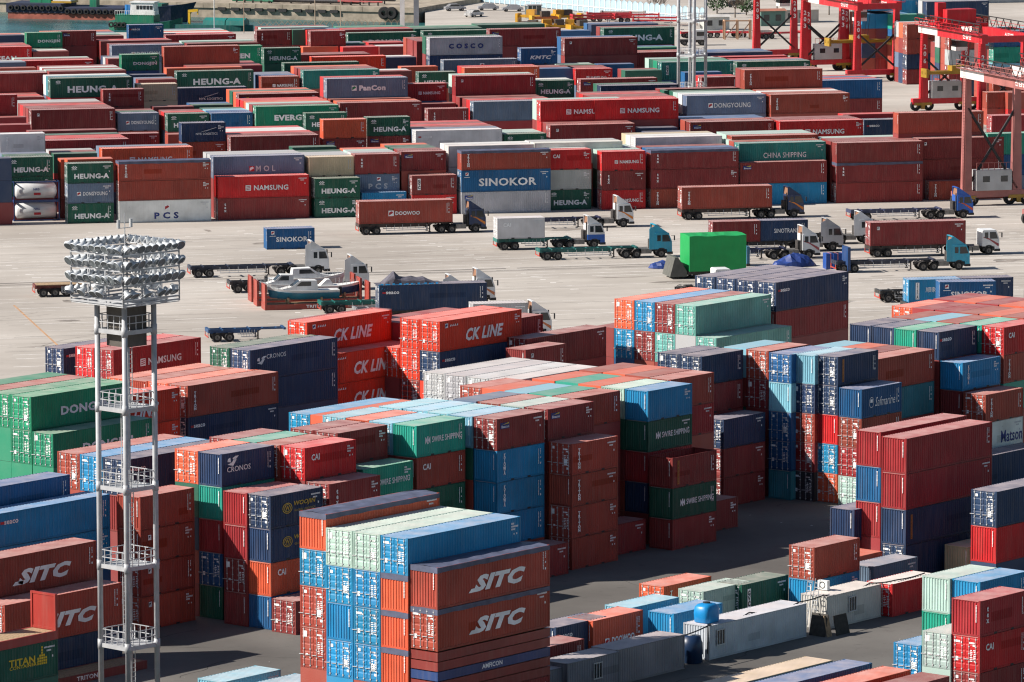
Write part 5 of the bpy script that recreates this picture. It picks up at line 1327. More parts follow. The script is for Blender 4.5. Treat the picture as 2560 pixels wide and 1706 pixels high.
def boat(rack, x, L, hull, label, cabin, z=1.05, flip=False, y=1.22):
    yaw = rack.rotation_euler.z; U = Vector((math.cos(yaw), math.sin(yaw), 0)); V = Vector((-math.sin(yaw), math.cos(yaw), 0))
    o = Vector(rack.location) + U * x + V * y; root = empty('motor_boat', (o.x, o.y, z), yaw + (math.pi if flip else 0))
    def sec(t, zt): 
        w = 1.05 * (1 - max(0, (t - .55) / .45) ** 2.2) if t > .55 else 1.05 * (.88 + .12 * t / .55); return w
    for nm, z0, z1, col in (('hull', 0, .75, hull), ('gunwale', .75, 1.05, (.72, .72, .70))):
        b = MB(); rings = []
        for i in range(13):
            t = i / 12; xx = (t - .5) * L; w = max(.03, sec(t, 0)); sh = .45 * max(0, t - .5) ** 2 * 4; k0 = .35 if z0 == 0 else .9
            rings.append([(xx + (.0 if z0 else -.25 * t), -w * k0, z0 + sh * (.6 if z0 == 0 else .9)), (xx, -w, z1 + sh), (xx, w, z1 + sh), (xx + (.0 if z0 else -.25 * t), w * k0, z0 + sh * (.6 if z0 == 0 else .9))])
        b.loft(rings); b.build(nm, M_THING, root, col)
    if cabin:
        b = MB(); b.prism([(-L*.2, 1.05), (-L*.18, 2.15), (L*.05, 2.2), (L*.17, 1.5), (L*.3, 1.25), (L*.3, 1.05)], -.72, .72); cb = b.build('cabin', M_THING, root, (.72, .72, .71))
        b = MB(); [b.quad([(-L*.1, s*.726, 1.55), (L*.11, s*.726, 1.55), (L*.04, s*.726, 2.05), (-L*.1, s*.726, 2.05)]) for s in (-1, 1)]; b.quad([(L*.06, -.66, 2.16), (L*.06, .66, 2.16), (L*.175, .66, 1.52), (L*.175, -.66, 1.52)]); b.build('window', M_GLASS, cb)
    else:
        b = MB(); b.prism([(-L*.15, 1.05), (-L*.05, 1.75), (0, 1.75), (L*.06, 1.05)], -.6, .6); b.build('console', M_THING, root, (.70, .70, .69))
    b = MB()
    for i in range(7):
        t = .62 + .36 * i / 6; xx = (t - .5) * L; w = max(.05, sec(t, 0)); b.bar((xx, -w, 1.1 + .4 * (t - .5)), (xx, -w, 1.75), .035); b.bar((xx, w, 1.1 + .4 * (t - .5)), (xx, w, 1.75), .035)
    b.build('bow_rail', M_STEEL, root)
    b = MB(); b.box(-L/2 - .35, -L/2, -.2, .2, .3, 1.3); b.build('outboard_motor', M_DARK, root)
    b = MB(); [b.box(xx - .1, xx + .1, -.7, .7, -.45, .25) for xx in (-L*.25, L*.22)]; b.build('cradle', M_WOOD, root)
    tag(root, label, 'boat', 'motor boats on the flat racks')
boat(fr1, 4.6, 8.2, (.02, .17, .27), 'white motor boat with blue-green hull nearest on the flat rack', True, flip=True)
boat(fr2, 8.6, 7.8, (.03, .08, .2), 'white open motor boat with navy keel, pointing right', False, flip=False)
boat(fr2, 3.2, 6.0, (.66, .66, .64), 'small white boat with cabin in the middle of the group', True, z=1.3, flip=True)
boat(fr3, 6.6, 9.0, (.62, .63, .63), 'white cabin boat at the back of the group', True, flip=False, z=1.5)
# flat racks at the lower left and the collapsed ones in the tall stack
O_, yd_, L_, z_ = REF['titan']
for k, (dcol, du, lab, hh_) in enumerate(((0, .0, 'red flat rack with wooden deck lying on the green TITAN container', 2.6), (1.05, -3.6, 'red flat rack with tall end wall behind the one on the TITAN container', 2.4))):
    y_ = YAW['A']; U = Vector((math.cos(y_), math.sin(y_), 0)); V = Vector((-math.sin(y_), math.cos(y_), 0)); o = O_ + V * COLW * dcol + U * du; px = to_px((o.x, o.y, z_))
    flat_rack(px[0], px[1], lab, col=(.34, .03, .022), yaw=y_, base=z_, wh=hh_)
if True:
    O_, yd_, L_, z_ = REF['g2']; y_ = YAW['A']; V = Vector((-math.sin(y_), math.cos(y_), 0)); o = O_ - V * COLW; px = to_px((o.x, o.y, 0))
    flat_rack(px[0], px[1], 'collapsed red TRITON flat rack on the ground below the SITC boxes', col=(.2, .03, .025), yaw=y_, walls=False, text='TRITON')
O_, yd_, L_, z_ = REF['sitc']; zz = z_ - 2 * HC - .02
for i, cc in enumerate(((.22, .03, .025), (.24, .035, .03), (.02, .05, .16), (.22, .03, .025), (.2, .03, .025))):
    zz -= .68; px = to_px((O_.x, O_.y, zz))
    flat_rack(px[0], px[1], ('blue AMFICON' if i == 2 else 'red') + ' collapsed flat rack, ' + ('topmost', 'second', 'third', 'fourth', 'lowest')[i] + ' of five under the SITC boxes', col=cc, yaw=YAW['A'], walls=False, base=zz, text='AMFICON' if i == 2 else None)
# the person at the rear of the seaco truck
o = P(1184, 757, 0); root = empty('person', o, YAW['B'])
def person_body():
    v = [(0, 0, .92), (0, .0, 1.2), (.12, 0, 1.42), (.2, 0, 1.5), (-.02, .1, .88), (.0, .1, .5), (-.02, .1, .06), (.1, .1, .04), (-.02, -.1, .88), (.04, -.1, .5), (.0, -.1, .06), (.12, -.1, .04), (.12, .2, 1.4), (.2, .24, 1.12), (.38, .2, .98), (.12, -.2, 1.4), (.2, -.24, 1.12), (.38, -.2, .98), (.3, 0, 1.62), (.33, 0, 1.74)]
    e = [(0, 1), (1, 2), (2, 3), (0, 4), (4, 5), (5, 6), (6, 7), (0, 8), (8, 9), (9, 10), (10, 11), (2, 12), (12, 13), (13, 14), (2, 15), (15, 16), (16, 17), (3, 18), (18, 19)]
    r = [.15, .16, .17, .07, .1, .075, .05, .045, .1, .075, .05, .045, .08, .055, .04, .08, .055, .04, .105, .09]
    me = bpy.data.meshes.new('body'); me.from_pydata(v, e, []); o = bpy.data.objects.new('body', me); COL.objects.link(o)
    o.modifiers.new('s', 'SKIN'); 
    for i, q in enumerate(r): me.skin_vertices[0].data[i].radius = (q, q)
    me.skin_vertices[0].data[0].use_root = True
    sb = o.modifiers.new('u', 'SUBSURF'); sb.levels = sb.render_levels = 1
    return o
try:
    pb = person_body(); pb.parent = root; pb.data.materials.append(plain('trousers_and_skin', (.05, .05, .07), .8))
    b = MB(); b.loft([[(x_ + .18 * math.cos(a) * k_, .24 * math.sin(a) * k_, z_) for a in [2*math.pi*j/10 for j in range(10)]] for x_, z_, k_ in ((0, .9, 1.0), (0, 1.2, 1.02), (.1, 1.42, 1.0), (.16, 1.52, .5))]); b.build('shirt', plain('pink_check_shirt', (.5, .14, .17), .8, 0, .35, 14), root)
except Exception as e_: print('person', e_)
tag(root, 'person in a pink checked shirt standing at the back of the seaco truck cab', 'person')

q = P(2350.5, 708.7, 7.77); q.z = 0; yw = .12; c = q + Vector((math.cos(yw), math.sin(yw), 0)) * L20/2 + Vector((-math.sin(yw), math.cos(yw), 0)) * WID/2
make_container((c.x, c.y, 5.18), yw, L20, ST, 'b', 'SINOKOR', 'p', True, None, yard='near yard')
fill_box(c.x, c.y, 0, 2.59, yw, L20, 'm'); fill_box(c.x, c.y, 2.59, 5.18, yw, L20, 'n')
# ---------------------------------------------------------------- huts, tanks and cables in the near yard
def hut(px, py, cor, L, h, code, z0=0.0, windows=(), label='', colour=None):
    y_ = YAW['A']; U = Vector((math.cos(y_), math.sin(y_), 0)); V = Vector((-math.sin(y_), math.cos(y_), 0)); q = P(px, py, z0 + h); q.z = 0
    if cor == 'R': q = q - U * L
    c = q + U * L/2 + V * WID/2; root = empty('site_hut', (c.x, c.y, z0), y_); col = colour or COLOURS[code][0]
    put('body', c_body(L, h, False), root, color=col); put('roof', c_roof(L, h, False), root, color=col); put('frame', c_frame(L, h, False), root, color=col); put('end_wall', c_endwall(h, L), root, color=col)
    for x in windows:
        b = MB(); a = -L/2 + x; b.box(a, a + .95, -WID/2 - .03, -WID/2 + .02, 1.05, 2.1); w_ = b.build('window', M_GLASS, root)
        b = MB(); 
        for k in range(4): b.box(a - .04 + k * .31, a + .02 + k * .31, -WID/2 - .07, -WID/2 - .02, 1.0, 2.15)
        b.box(a - .06, a + 1.0, -WID/2 - .075, -WID/2 - .02, 2.1, 2.18); b.box(a - .06, a + 1.0, -WID/2 - .075, -WID/2 - .02, .97, 1.05); b.build('window_frame', M_STEEL, w_)
    tag(root, label, 'hut'); return root, q, U, V
h1, q1, U1, V1 = hut(1771.5, 1567, 'L', L40, ST, 'w', windows=(.9,), label='long pale blue-grey site container with window and blue tank on its roof', colour=(.46, .50, .55))
h2, q2, U2, V2 = hut(2065, 1494.3, 'L', 7.2, ST, 'w', windows=(2.9,), label='white site hut with rusty roof and air conditioner on top', colour=(.55, .53, .49))
h3, q3, U3, V3 = hut(1547.5, 1629.5, 'R', L20, ST, 'W', windows=(3.0,), label='grey site hut with barred window at the bottom', colour=(.20, .21, .24))
h4, q4, U4, V4 = hut(1709.8, 1587.3, 'R', 8.0, ST, 'W', label='grey site container with pinkish roof left of the dark blue tank', colour=(.22, .22, .25))
h5, q5, U5, V5 = hut(1432, 1662, 'R', L20, ST - .3, 'W', label='low grey container left of the barred window hut', colour=(.17, .18, .21))
b = MB(); rings = []; o = q1 + U1 * 1.3 + V1 * 1.25
for z, r in ((0, .68), (.08, .74), (.7, .78), (1.15, .72), (1.35, .55), (1.42, .25)):
    rings.append([o + U1 * (abs(math.cos(a)) ** .55 * (1 if math.cos(a) > 0 else -1) * r * 1.15) + V1 * (abs(math.sin(a)) ** .55 * (1 if math.sin(a) > 0 else -1) * r) + Vector((0, 0, ST + z)) for a in [2 * math.pi * j / 20 for j in range(20)]])
b.loft(rings); tk = b.build('water_tank', plain('blue_plastic', (.01, .22, .52), .35, 0, .1, 1), smooth=True); tag(tk, 'bright blue plastic water tank on the roof of the long site container', 'water tank')
b = MB(); b.tube(o + Vector((0, 0, ST + 1.41)), o + Vector((0, 0, ST + 1.5)), .28, k=14); b.build('lid', M_DARK, tk)
b = MB(); o = q1 - U1 * 1.4 + V1 * .6; b.lathe(o, (0, 0, 1), [(0, .75), (.1, .85), (.6, .8), (.65, .86), (1.5, .84), (1.6, .78), (2.0, .7), (2.05, .3), (2.1, .01)], 18); tk = b.build('water_barrel', plain('dark_blue_plastic', (.01, .03, .08), .4, 0, .2, 1), smooth=True); tag(tk, 'dark blue barrel standing at the end of the long site container', 'barrel')
b = MB(); b.tube(o + Vector((0, 0, 2.05)), o + Vector((0, 0, 2.14)), .3, k=14); b.build('lid', M_STEEL, tk)
o = q2 + U2 * 2.2 + V2 * 1.9; root = empty('air_conditioner', (o.x, o.y, ST), YAW['A']); MB().box(-.15, .2, -.45, .45, .05, .75).build('case', M_WHITE, root); b = MB(); b.lathe((-.16, 0, .4), (1, 0, 0), [(0, .28), (.0, .2)], 16); b.build('fan_grille', M_DARK, root); MB().box(-.1, .15, -.4, .4, 0, .05).build('foot', M_STEEL, root); tag(root, 'white air conditioner unit on the roof of the white site hut', 'air conditioner')
def cable(pts, r, label):
    b = MB(); out = []
    for p0, p1 in zip(pts[:-1], pts[1:]):
        n = 8
        for i in range(n):
            t = i / n; q = p0.lerp(p1, t); q.z -= .35 * math.sin(math.pi * t) * (1 if (p1 - p0).length > 6 else .2); out.append(q)
    out.append(pts[-1])
    for a, c in zip(out[:-1], out[1:]): b.tube(a, c, r, k=6, caps=False)
    tag(b.build('power_cable', M_DARK), label, 'cable')
Zr = Vector((0, 0, ST + .08))
cable([q1 - U1 * .1 + V1 * .1 + Vector((0, 0, .5)), q1 + V1 * .15 + Zr, q1 + U1 * 6 + V1 * .8 + Zr, q1 + U1 * 12 + V1 * .5 + Zr, q2 + V2 * .3 + Zr, q2 + U2 * 6.5 + V2 * .6 + Zr, P(2240, 1453, ST + .1), P(2310, 1436, ST + .1)], .05, 'black cable slung over the site huts towards the red box with white roof')
cable([q4 + U4 * 8 + Vector((0, 0, .1)), q4 + U4 * 7.9 + V4 * .3 + Zr * .9, q1 + U1 * .2 + V1 * .05 + Zr], .05, 'black hose between the grey site container and the long one')
for k, (dx, lab) in enumerate(((-.9, 'left one of two ladders leaning on the white site hut'), (-.2, 'right one of two ladders leaning on the white site hut'))):
    b = MB(); f = q2 + V2 * (1.6 + dx) - U2 * 1.0; t = q2 + V2 * (1.7 + dx) - U2 * .05 + Vector((0, 0, 3.9)); s = V2 * .22
    b.bar(f - s, t - s, .06); b.bar(f + s, t + s, .06)
    for i in range(1, 12): q = f.lerp(t, i / 12); b.bar(q - s, q + s, .045)
    tag(b.build('ladder', M_STEEL), lab, 'ladder')
for k, (px, py, w, h, c, lab) in enumerate(((2045, 1592, 1.5, 1.7, (.05, .045, .04), 'dark board leaning at the foot of the white site hut'), (2066, 1594, .6, 1.6, (.30, .2, .12), 'brown plank board standing at the corner of the white hut'), (2100, 1588, 1.7, 1.5, (.03, .028, .025), 'black sheet leaning under the white hut window'))):
    o = P(px, py, 0); root = empty('leaning_board', o, YAW['A']); b = MB(); b.prism([(-.25, 0), (.12, h), (.17, h), (-.2, 0)], -w/2, w/2, 'y'); b.build('board', plain('board', c, .8, 0, .4, 3), root).rotation_euler.z = math.radians(90 if k != 0 else 0); tag(root, lab, 'board')
# ---------------------------------------------------------------- far quay, ships and the land beyond
qa, qb = P(380, 38, -2), P(1010, 56, -2); qd = (qb - qa).normalized(); qn = Vector((-qd.y, qd.x, 0))
q0 = qa - qd * 400; q1_ = qb + qd * 3; M_QUAY = plain('quay_concrete', (.33, .28, .22), .9, 0, .3, .6, .3, .3)
b = MB(); b.quad([q0 + Vector((0, 0, 3.0)), q1_ + Vector((0, 0, 3.0)), q1_ + qn * 3000 + Vector((0, 0, 3.0)), q0 + qn * 3000 + Vector((0, 0, 3.0))]); tag(b.build('quay_land', M_QUAY), kind='structure')
wall = MB(); wall.quad([q0, q1_, q1_ + Vector((0, 0, 3)), q0 + Vector((0, 0, 3))]); wall.quad([q1_, q1_ + qn * 300, q1_ + qn * 300 + Vector((0, 0, 3)), q1_ + Vector((0, 0, 3))]); wo_ = wall.build('quay_wall', M_QUAY); tag(wo_, kind='structure')
b = MB(); a, c = q0 - qn * .35, q1_ - qn * .35; b.box(0, 1, 0, 1, 0, 1) if False else None
for i in range(34):      # cope blocks
    p0 = q1_ - qd * (i * 6.0); b = MB(); ring = [[p0 - qn * .3 + Vector((0, 0, 2.05)), p0 - qn * .3 + Vector((0, 0, 3.1)), p0 + qn * .6 + Vector((0, 0, 3.1)), p0 + qn * .6 + Vector((0, 0, 2.05))], None]; ring[1] = [v_ - qd * 5.92 for v_ in ring[0]]; b.loft(ring); b.build('cope_block', M_QUAY, wo_)
fb = MB().box(-.9, .9, -.55, 0, -.3, .35).mesh('fender', M_DARK)
for i, px in enumerate((487, 527, 560, 597, 635, 668, 712, 748, 784, 820)):
    p = P(px, 30, 0); t = (Vector((p.x, p.y, 0)) - q0).dot(qd); o = q0 + qd * t; f = put('quay_fender', fb, None, (o.x, o.y, -.1), math.atan2(qd.y, qd.x)); tag(f, 'black box fender on the quay wall, ' + ordn(i + 1) + ' from the left', 'fender', 'fenders on the quay wall')
ty = MB().lathe((0, 0, 0), (0, 1, 0), [(0, .55), (0, 1.1), (.15, 1.3), (.6, 1.3), (.75, 1.1), (.75, .55)], 18).mesh('tyre_fender', M_RUBBER)
for i, px in enumerate((907, 929)):
    p = P(px, 40, 0); t = (Vector((p.x, p.y, 0)) - q0).dot(qd); o = q0 + qd * t - qn * .8; f = put('tyre_fender', ty, None, (o.x, o.y, -.1), math.atan2(qd.y, qd.x)); tag(f, ('left' if i == 0 else 'right') + ' one of two big tyres hung on the quay wall', 'tyre', 'tyres on the quay wall')
# barge
bo = P(22, 43, -2); be = P(308, 49, -2); bd = (be - bo); bl = bd.length; ba = math.atan2(bd.y, bd.x)
root = empty('barge', bo, ba)
MB().box(0, bl, 0, 9, 0, 1.3).build('lower_hull', plain('rusty_hull', (.33, .10, .07), .8, 0, .35, .5), root); MB().box(-.3, bl + .2, -.15, 9.2, 1.3, 2.5).box(-.3, bl * .47, -.15, 9.2, 2.5, 3.2).build('upper_hull', plain('navy_hull', (.025, .03, .06), .7), root)
tm = MB().lathe((0, 0, 0), (0, 1, 0), [(0, .28), (0, .5), (.08, .58), (.3, .58), (.38, .5), (.38, .28)], 14).mesh('tyre', M_RUBBER)
for i in range(18): put('tyre', tm, root, (.8 + i * (bl - 1.6) / 17, -.5, 2.3 if i < 9 else 1.7))
MB().box(3.8, 6.4, 3, 7, 3.2, 6.2).box(6.5, 8.4, 3, 7, 3.2, 5.6).build('green_deckhouse', M_THING, root, (.01, .20, .10)); MB().box(8.9, 12.8, 3, 7, 3.6, 7).build('white_deckhouse', M_THING, root, (.72, .72, .70)); MB().box(8.6, 13.0, 2.9, 7.1, 3.2, 3.6).build('yellow_base', M_THING, root, (.5, .3, .03)); MB().box(17, 18.5, 3, 5, 2.5, 4.0).build('winch', M_THING, root, (.01, .18, .10))
rg = MB().lathe((0, 0, 0), (0, 1, 0), [(0, .2), (0, .38), (.12, .38), (.12, .2), (0, .2)], 12).mesh('life_ring', plain('life_ring_red', (.6, .1, .05), .6))
for x in (6.9, 7.8): put('life_ring', rg, root, (x, 2.85, 5.3))
tag(root, 'rusty barge with a row of tyres and green deckhouse', 'barge')
# tug
o = P(352, 72, -2); root = empty('tug', o, ba); b = MB(); b.loft([[(x, -w, 0), (x, -w * 1.05, h_), (x, w * 1.05, h_), (x, w, 0)] for x, w, h_ in ((-6, 1.6, 1.8), (-4, 2.4, 1.6), (4, 2.5, 1.6), (7, 1.8, 2.0), (9, .3, 2.6))]); b.build('hull', M_THING, root, (.01, .13, .08))
MB().box(-4.6, 3.6, -1.9, 1.9, 1.6, 3.1).build('deckhouse', M_THING, root, (.01, .16, .09)); b = MB(); b.loft([[(-1.6, -1.5, 3.1), (3.6, -1.5, 3.1), (3.6, 1.5, 3.1), (-1.6, 1.5, 3.1)], [(-1.4, -1.4, 5.5), (3.3, -1.4, 5.5), (3.3, 1.4, 5.5), (-1.4, 1.4, 5.5)]]); wh = b.build('wheelhouse', M_THING, root, (.74, .74, .73))
for i in range(5): MB().box(-.2 + i * .72, .35 + i * .72, -1.49, -1.42, 4.2, 5.0).build('window', M_GLASS, wh)
MB().box(-1.6, 3.7, -1.6, 1.6, 5.5, 5.75).build('wheelhouse_roof', M_THING, root, (.74, .74, .73)); MB().tube((-2.6, 0, 3.1), (-2.6, 0, 5.0), .55, k=12).build('funnel', M_THING, root, (.01, .15, .42)); MB().tube((.5, -.8, 5.7), (.5, -.8, 9), .07, k=6).build('mast', M_STEEL, root)
b = MB(); [b.bar((x, -2.0, 3.1), (x, -2.0, 3.9), .06) for x in [-4.6 + .5 * i for i in range(18)]]; b.bar((-4.6, -2, 3.9), (4, -2, 3.9), .07); b.build('deck_rail', M_WHITE, root)
for i in range(4): put('tyre', tm, root, (-5.2 + i * .9, -2.9, 1.1))
tag(root, 'green tug with white wheelhouse moored by the barge', 'tug')
# dark ship bow
o = P(405, 52, -2); root = empty('moored_ship', o, ba - .15); b = MB(); b.loft([[(x, -w * .5, 0), (x + f_, -w, h_), (x + f_, w, h_), (x, w * .5, 0)] for x, w, h_, f_ in ((-3, 3, 3.1, 0), (0, 3, 3.2, 0), (3, 2.6, 3.5, .6), (5, 1.6, 3.9, 1.3), (6, .15, 4.3, 2.2))]); b.build('hull', M_THING, root, (.012, .016, .05)); MB().box(-2.6, 1, -1.5, 1.5, 3.1, 3.8).build('hatch', M_THING, root, (.01, .12, .08)); tag(root, 'dark navy ship bow lying at the quay behind the tug', 'ship')
# yellow deck crane and teal covers on a low craft
o = P(470, 74, -2); root = empty('work_boat', o, ba); b = MB(); b.loft([[(x, -w, 0), (x, -w, 1.3), (x, w, 1.3), (x, w, 0)] for x, w in ((-4, 2), (9, 2), (12, 1.6), (14, .3))]); b.build('hull', M_THING, root, (.01, .10, .09)); b = MB(); b.bar((.5, 0, 1.3), (.5, 0, 4.0), .45); b.bar((.3, 0, 3.9), (2.4, 0, 4.1), .5); b.bar((2.3, 0, 4.0), (2.3, 0, 3.2), .2); b.build('deck_crane', M_THING, root, (.65, .38, .01))
for x0_, x1_ in ((4.0, 8.6), (8.8, 12.6)): b = MB(); b.prism([(-1.9, 1.3), (-1.7, 2.2), (0, 2.7), (1.7, 2.2), (1.9, 1.3)], x0_, x1_, 'x'); b.build('teal_cover', M_THING, root, (.01, .17, .15))
tag(root, 'low work boat with yellow deck crane and teal covers', 'boat')
# posts and columns along the shore
for i, (px, py, h_, r_, c_, lab) in enumerate(((538, 70, 9, .09, (.7, .7, .7), 'white pole behind the work boat'), (612, 82, 9, .08, (.3, .22, .16), 'brown pole left of the quay fenders'), (790, 84, 9, .1, (.34, .27, .2), 'left one of two brown poles before the quay wall'), (854, 84, 9, .1, (.34, .27, .2), 'right one of two brown poles before the quay wall'), (1008, 84, 10, .45, (.66, .63, .62), 'white steel column at the corner of the quay'), (1043, 84, 10, .5, (.2, .21, .24), 'dark grey steel column right of the white one'))):
    p = P(px, py, 0); root = empty('post', p); b = MB(); b.box(-r_, r_, -r_, r_, 0, h_) if r_ > .3 else b.tube((0, 0, 0), (0, 0, h_), r_, k=8); b.build('shaft', M_THING, root, c_); MB().box(-r_*1.8, r_*1.8, -r_*1.8, r_*1.8, 0, .15).build('base_plate', M_STEEL, root); tag(root, lab, 'post')
fp_ = P(655, 84, 0); root = empty('barbed_fence', fp_); d_ = (P(1010, 78, 0) - fp_); n_ = 24
for i in range(n_ + 1):
    q = d_ * (i / n_); b = MB(); b.bar(q, q + Vector((0, 0, 1.7)), .1); b.bar(q + Vector((0, 0, 1.7)), q + Vector((-.55, 0, 2.4)), .09); b.bar(q + Vector((0, 0, 1.7)), q + Vector((.55, 0, 2.4)), .09); b.build('post', M_THING, root, (.42, .30, .2))
for z in (.6, 1.2, 1.7): MB().bar(Vector((0, 0, z)), d_ + Vector((0, 0, z)), .03).build('wire', M_STEEL, root)
tag(root, 'shore fence of tan posts with forked tops behind the last containers', 'fence')
# pipes and truss on the far quay
zq = 1.1; qp = lambda px, back: (lambda p: q0 + qd * (Vector((p.x, p.y, 0)) - q0).dot(qd) + qn * back + Vector((0, 0, 5.0)))(P(px, 20, 0))
for i, (xa, xb, bk, zz, r_, c_, lab) in enumerate(((640, 930, 5, .6, .5, (.02, .02, .025), 'thick black pipe lying on the far quay, front'), (700, 1010, 9, 1.0, .45, (.035, .035, .04), 'second black pipe behind the thick one on the far quay'), (870, 1000, 4, .7, .2, (.38, .06, .06), 'red pipe on the far quay near the white column'), (560, 680, 4, .5, .35, (.02, .2, .12), 'green pipe run on the far quay left of the truss'))):
    a_, c2 = qp(xa, bk), qp(xb, bk); a_.z = c2.z = zq + zz; root = empty('quay_pipe', a_); b = MB(); b.tube((0, 0, 0), c2 - a_, r_, k=10); b.build('pipe', M_THING, root, c_)
    for k in range(5): q = (c2 - a_) * ((k + .5) / 5); b = MB(); b.box(q.x - .15, q.x + .15, q.y - .5, q.y + .5, -zz, 0); b.build('saddle', M_CHASSIS, root)
    tag(root, lab, 'pipe')
a_, c2 = qp(655, 7), qp(830, 7); root = empty('white_truss', Vector((a_.x, a_.y, zq))); dd = c2 - a_; dd.z = 0; b = MB()
for k in range(6):
    q, w_ = dd * (k / 6), dd * ((k + 1) / 6); b = MB(); b.bar(q, q + Vector((0, 0, 3)), .18); b.bar(q, w_ + Vector((0, 0, 3)), .14) if k % 2 else b.bar(q + Vector((0, 0, 3)), w_, .14); b.build('truss_bay', M_WHITE, root)
MB().bar(Vector((0, 0, 3)), dd + Vector((0, 0, 3)), .2).build('top_chord', M_WHITE, root); tag(root, 'white steel truss standing on the far quay', 'truss')
# cars
def car(px, py, col, label, yaw, s=1.0):
    root = empty('parked_car', P(px, py, 0), yaw); b = MB(); prof = [(-2.2, .35), (-2.2, .85), (-1.7, .95), (-1.1, 1.42), (.5, 1.45), (1.15, .98), (2.1, .82), (2.2, .4)]
    b.loft([[(x, y, z if z < .9 else z) for x, z in prof] for y in (-.85, .85)]); b.prism(prof, -.86, .86); b.build('body', M_THING, root, col)
    b = MB(); [b.quad([(-1.45, q * .866, 1.0), (.95, q * .866, 1.0), (.45, q * .866, 1.36), (-1.05, q * .866, 1.36)]) for q in (-1,)]; b.build('side_window', M_GLASS, root); b = MB(); b.quad([(1.14, -.75, 1.0), (1.14, .75, 1.0), (.55, .7, 1.42), (.55, -.7, 1.42)]); b.build('windscreen', M_GLASS, root)
    t, rm = wheel_me(.32, .2, (.32, .2))
    for x in (-1.4, 1.35):
        for y in (-.78, .78): w_ = put('wheel', t, root, (x, y, .32)); put('rim', rm, w_)
    tag(root, label, 'car', 'cars parked beyond the far yard')
car(1222, 26, (.5, .5, .52), 'silver saloon car parked left of the glass booth', .15 + math.pi); car(1283, 29, (.52, .52, .53), 'silver hatchback with dark rear nearest the glass booth', .15 + math.pi)
car(1187, 42, (.62, .62, .62), 'white car parked below the silver saloon by the ramp', .9); car(1140, 27, (.4, .4, .42), 'grey car partly behind the steel ramp', .3); car(1845, 20, (.03, .035, .04), 'dark car on the road beyond the bushes', .1)
root = empty('gate_booth', P(1335, 46, 0), .3); MB().box(-1.4, 1.4, -1.1, 1.1, 0, 2.6).build('glazed_wall', plain('booth_glass', (.06, .09, .10), .2, 0, .3, 1, .7), root); MB().box(-1.6, 1.6, -1.3, 1.3, 2.6, 2.8).build('roof', M_STEEL, root); [MB().box(x - .06, x + .06, -1.14, -1.08, 0, 2.6).build('mullion', M_WHITE, root) for x in (-1.4, -.5, .4, 1.4)]; tag(root, 'dark glazed gate booth by the parked cars', 'booth')
# yellow spreaders and red chassis stored at the back
rd = random.Random(9)
for i in range(9):
    px, py = 1335 + (i % 5) * 30 + rd.uniform(-6, 6), 73 - (i // 5) * 16 + rd.uniform(-3, 3); root = empty('stored_spreader', P(px, py, 0), rd.uniform(-.5, .8)); z_ = .1 if i < 5 else .9
    b = MB(); b.box(-3, 3, -.8, -.4, z_, z_ + .5); b.box(-3, 3, .4, .8, z_, z_ + .5); b.build('beam', M_THING, root, (.58, .30, .01) if i % 3 else (.5, .14, .04)); [MB().box(x - .25, x + .25, -1.2, 1.2, 0, z_ + .8).build('end_arm', M_THING, root, (.55, .28, .01)) for x in (-2.8, 2.8)]; MB().box(-.9, .9, -.7, .7, z_ + .5, z_ + 1.6).build('head_block', M_THING, root, (.5, .25, .02) if i % 2 else (.08, .06, .05))
    tag(root, 'yellow container spreader stored behind the far yard, ' + ordn(i + 1) + ' counted from the booth', 'spreader', 'stored spreaders')
for i in range(10):
    px, py = (1485, 1525, 1560, 1595, 1640, 1690, 1755, 1820, 1880, 1950)[i], (60, 55, 52, 58, 66, 76, 96, 96, 94, 98)[i]; root = empty('stored_chassis', P(px, py, 0), rd.uniform(-.2, .4)); c_ = (.5, .03, .04) if i % 3 != 2 else (.5, .42, .38)
    for lv_ in range(2 if i < 5 else 1): MB().box(-4.5, 4.5, -.6, -.35, .9 + lv_ * .6, 1.2 + lv_ * .6).box(-4.5, 4.5, .35, .6, .9 + lv_ * .6, 1.2 + lv_ * .6).box(-4.5, -4.2, -1.2, 1.2, .9 + lv_ * .6, 1.35 + lv_ * .6).box(4.2, 4.5, -1.2, 1.2, .9 + lv_ * .6, 1.35 + lv_ * .6).box(-.2, .2, -1.1, 1.1, .95 + lv_ * .6, 1.15 + lv_ * .6).build('frame', M_THING, root, c_)
    wheels(root, (-3.2, -1.9)); [MB().box(3.0, 3.2, s - .1, s + .1, 0, .9).build('stand', M_STEEL, root) for s in (-.8, .8)]
    tag(root, 'red empty chassis stored behind the far yard, ' + ordn(i + 1) + ' from the left', 'chassis', 'stored chassis')
# arched white panel fence
pa, pb_ = P(1090, -6, 0), P(1765, 62, 0); dd = pb_ - pa; n_ = int(dd.length / 1.9); root = empty('panel_fence', pa, math.atan2(dd.y, dd.x)); w_ = dd.length / n_
pts = [(0, 0), (w_ - .12, 0), (w_ - .12, 2.6)] + [((w_ - .12) * (1 - t / 6), 2.6 + .55 * math.sin(math.pi * t / 6)) for t in range(1, 6)] + [(0, 2.6)]
pm = MB().prism(pts, -.04, .04).mesh('panel', [plain('painted_panel', (.33, .45, .52), .6, 0, .25, .5)]); pk = MB().box(-.07, .07, -.12, .1, 0, 3.0).mesh('post', M_WHITE)
for i in range(n_): put('panel', pm, root, (i * w_ + .06, 0, .15)); put('post', pk, root, (i * w_, 0, 0))
MB().box(0, dd.length, -.16, -.05, 1.2, 1.32).build('rail', M_WHITE, root); tag(root, 'long fence of pale blue arched panels beyond the far yard', 'fence')
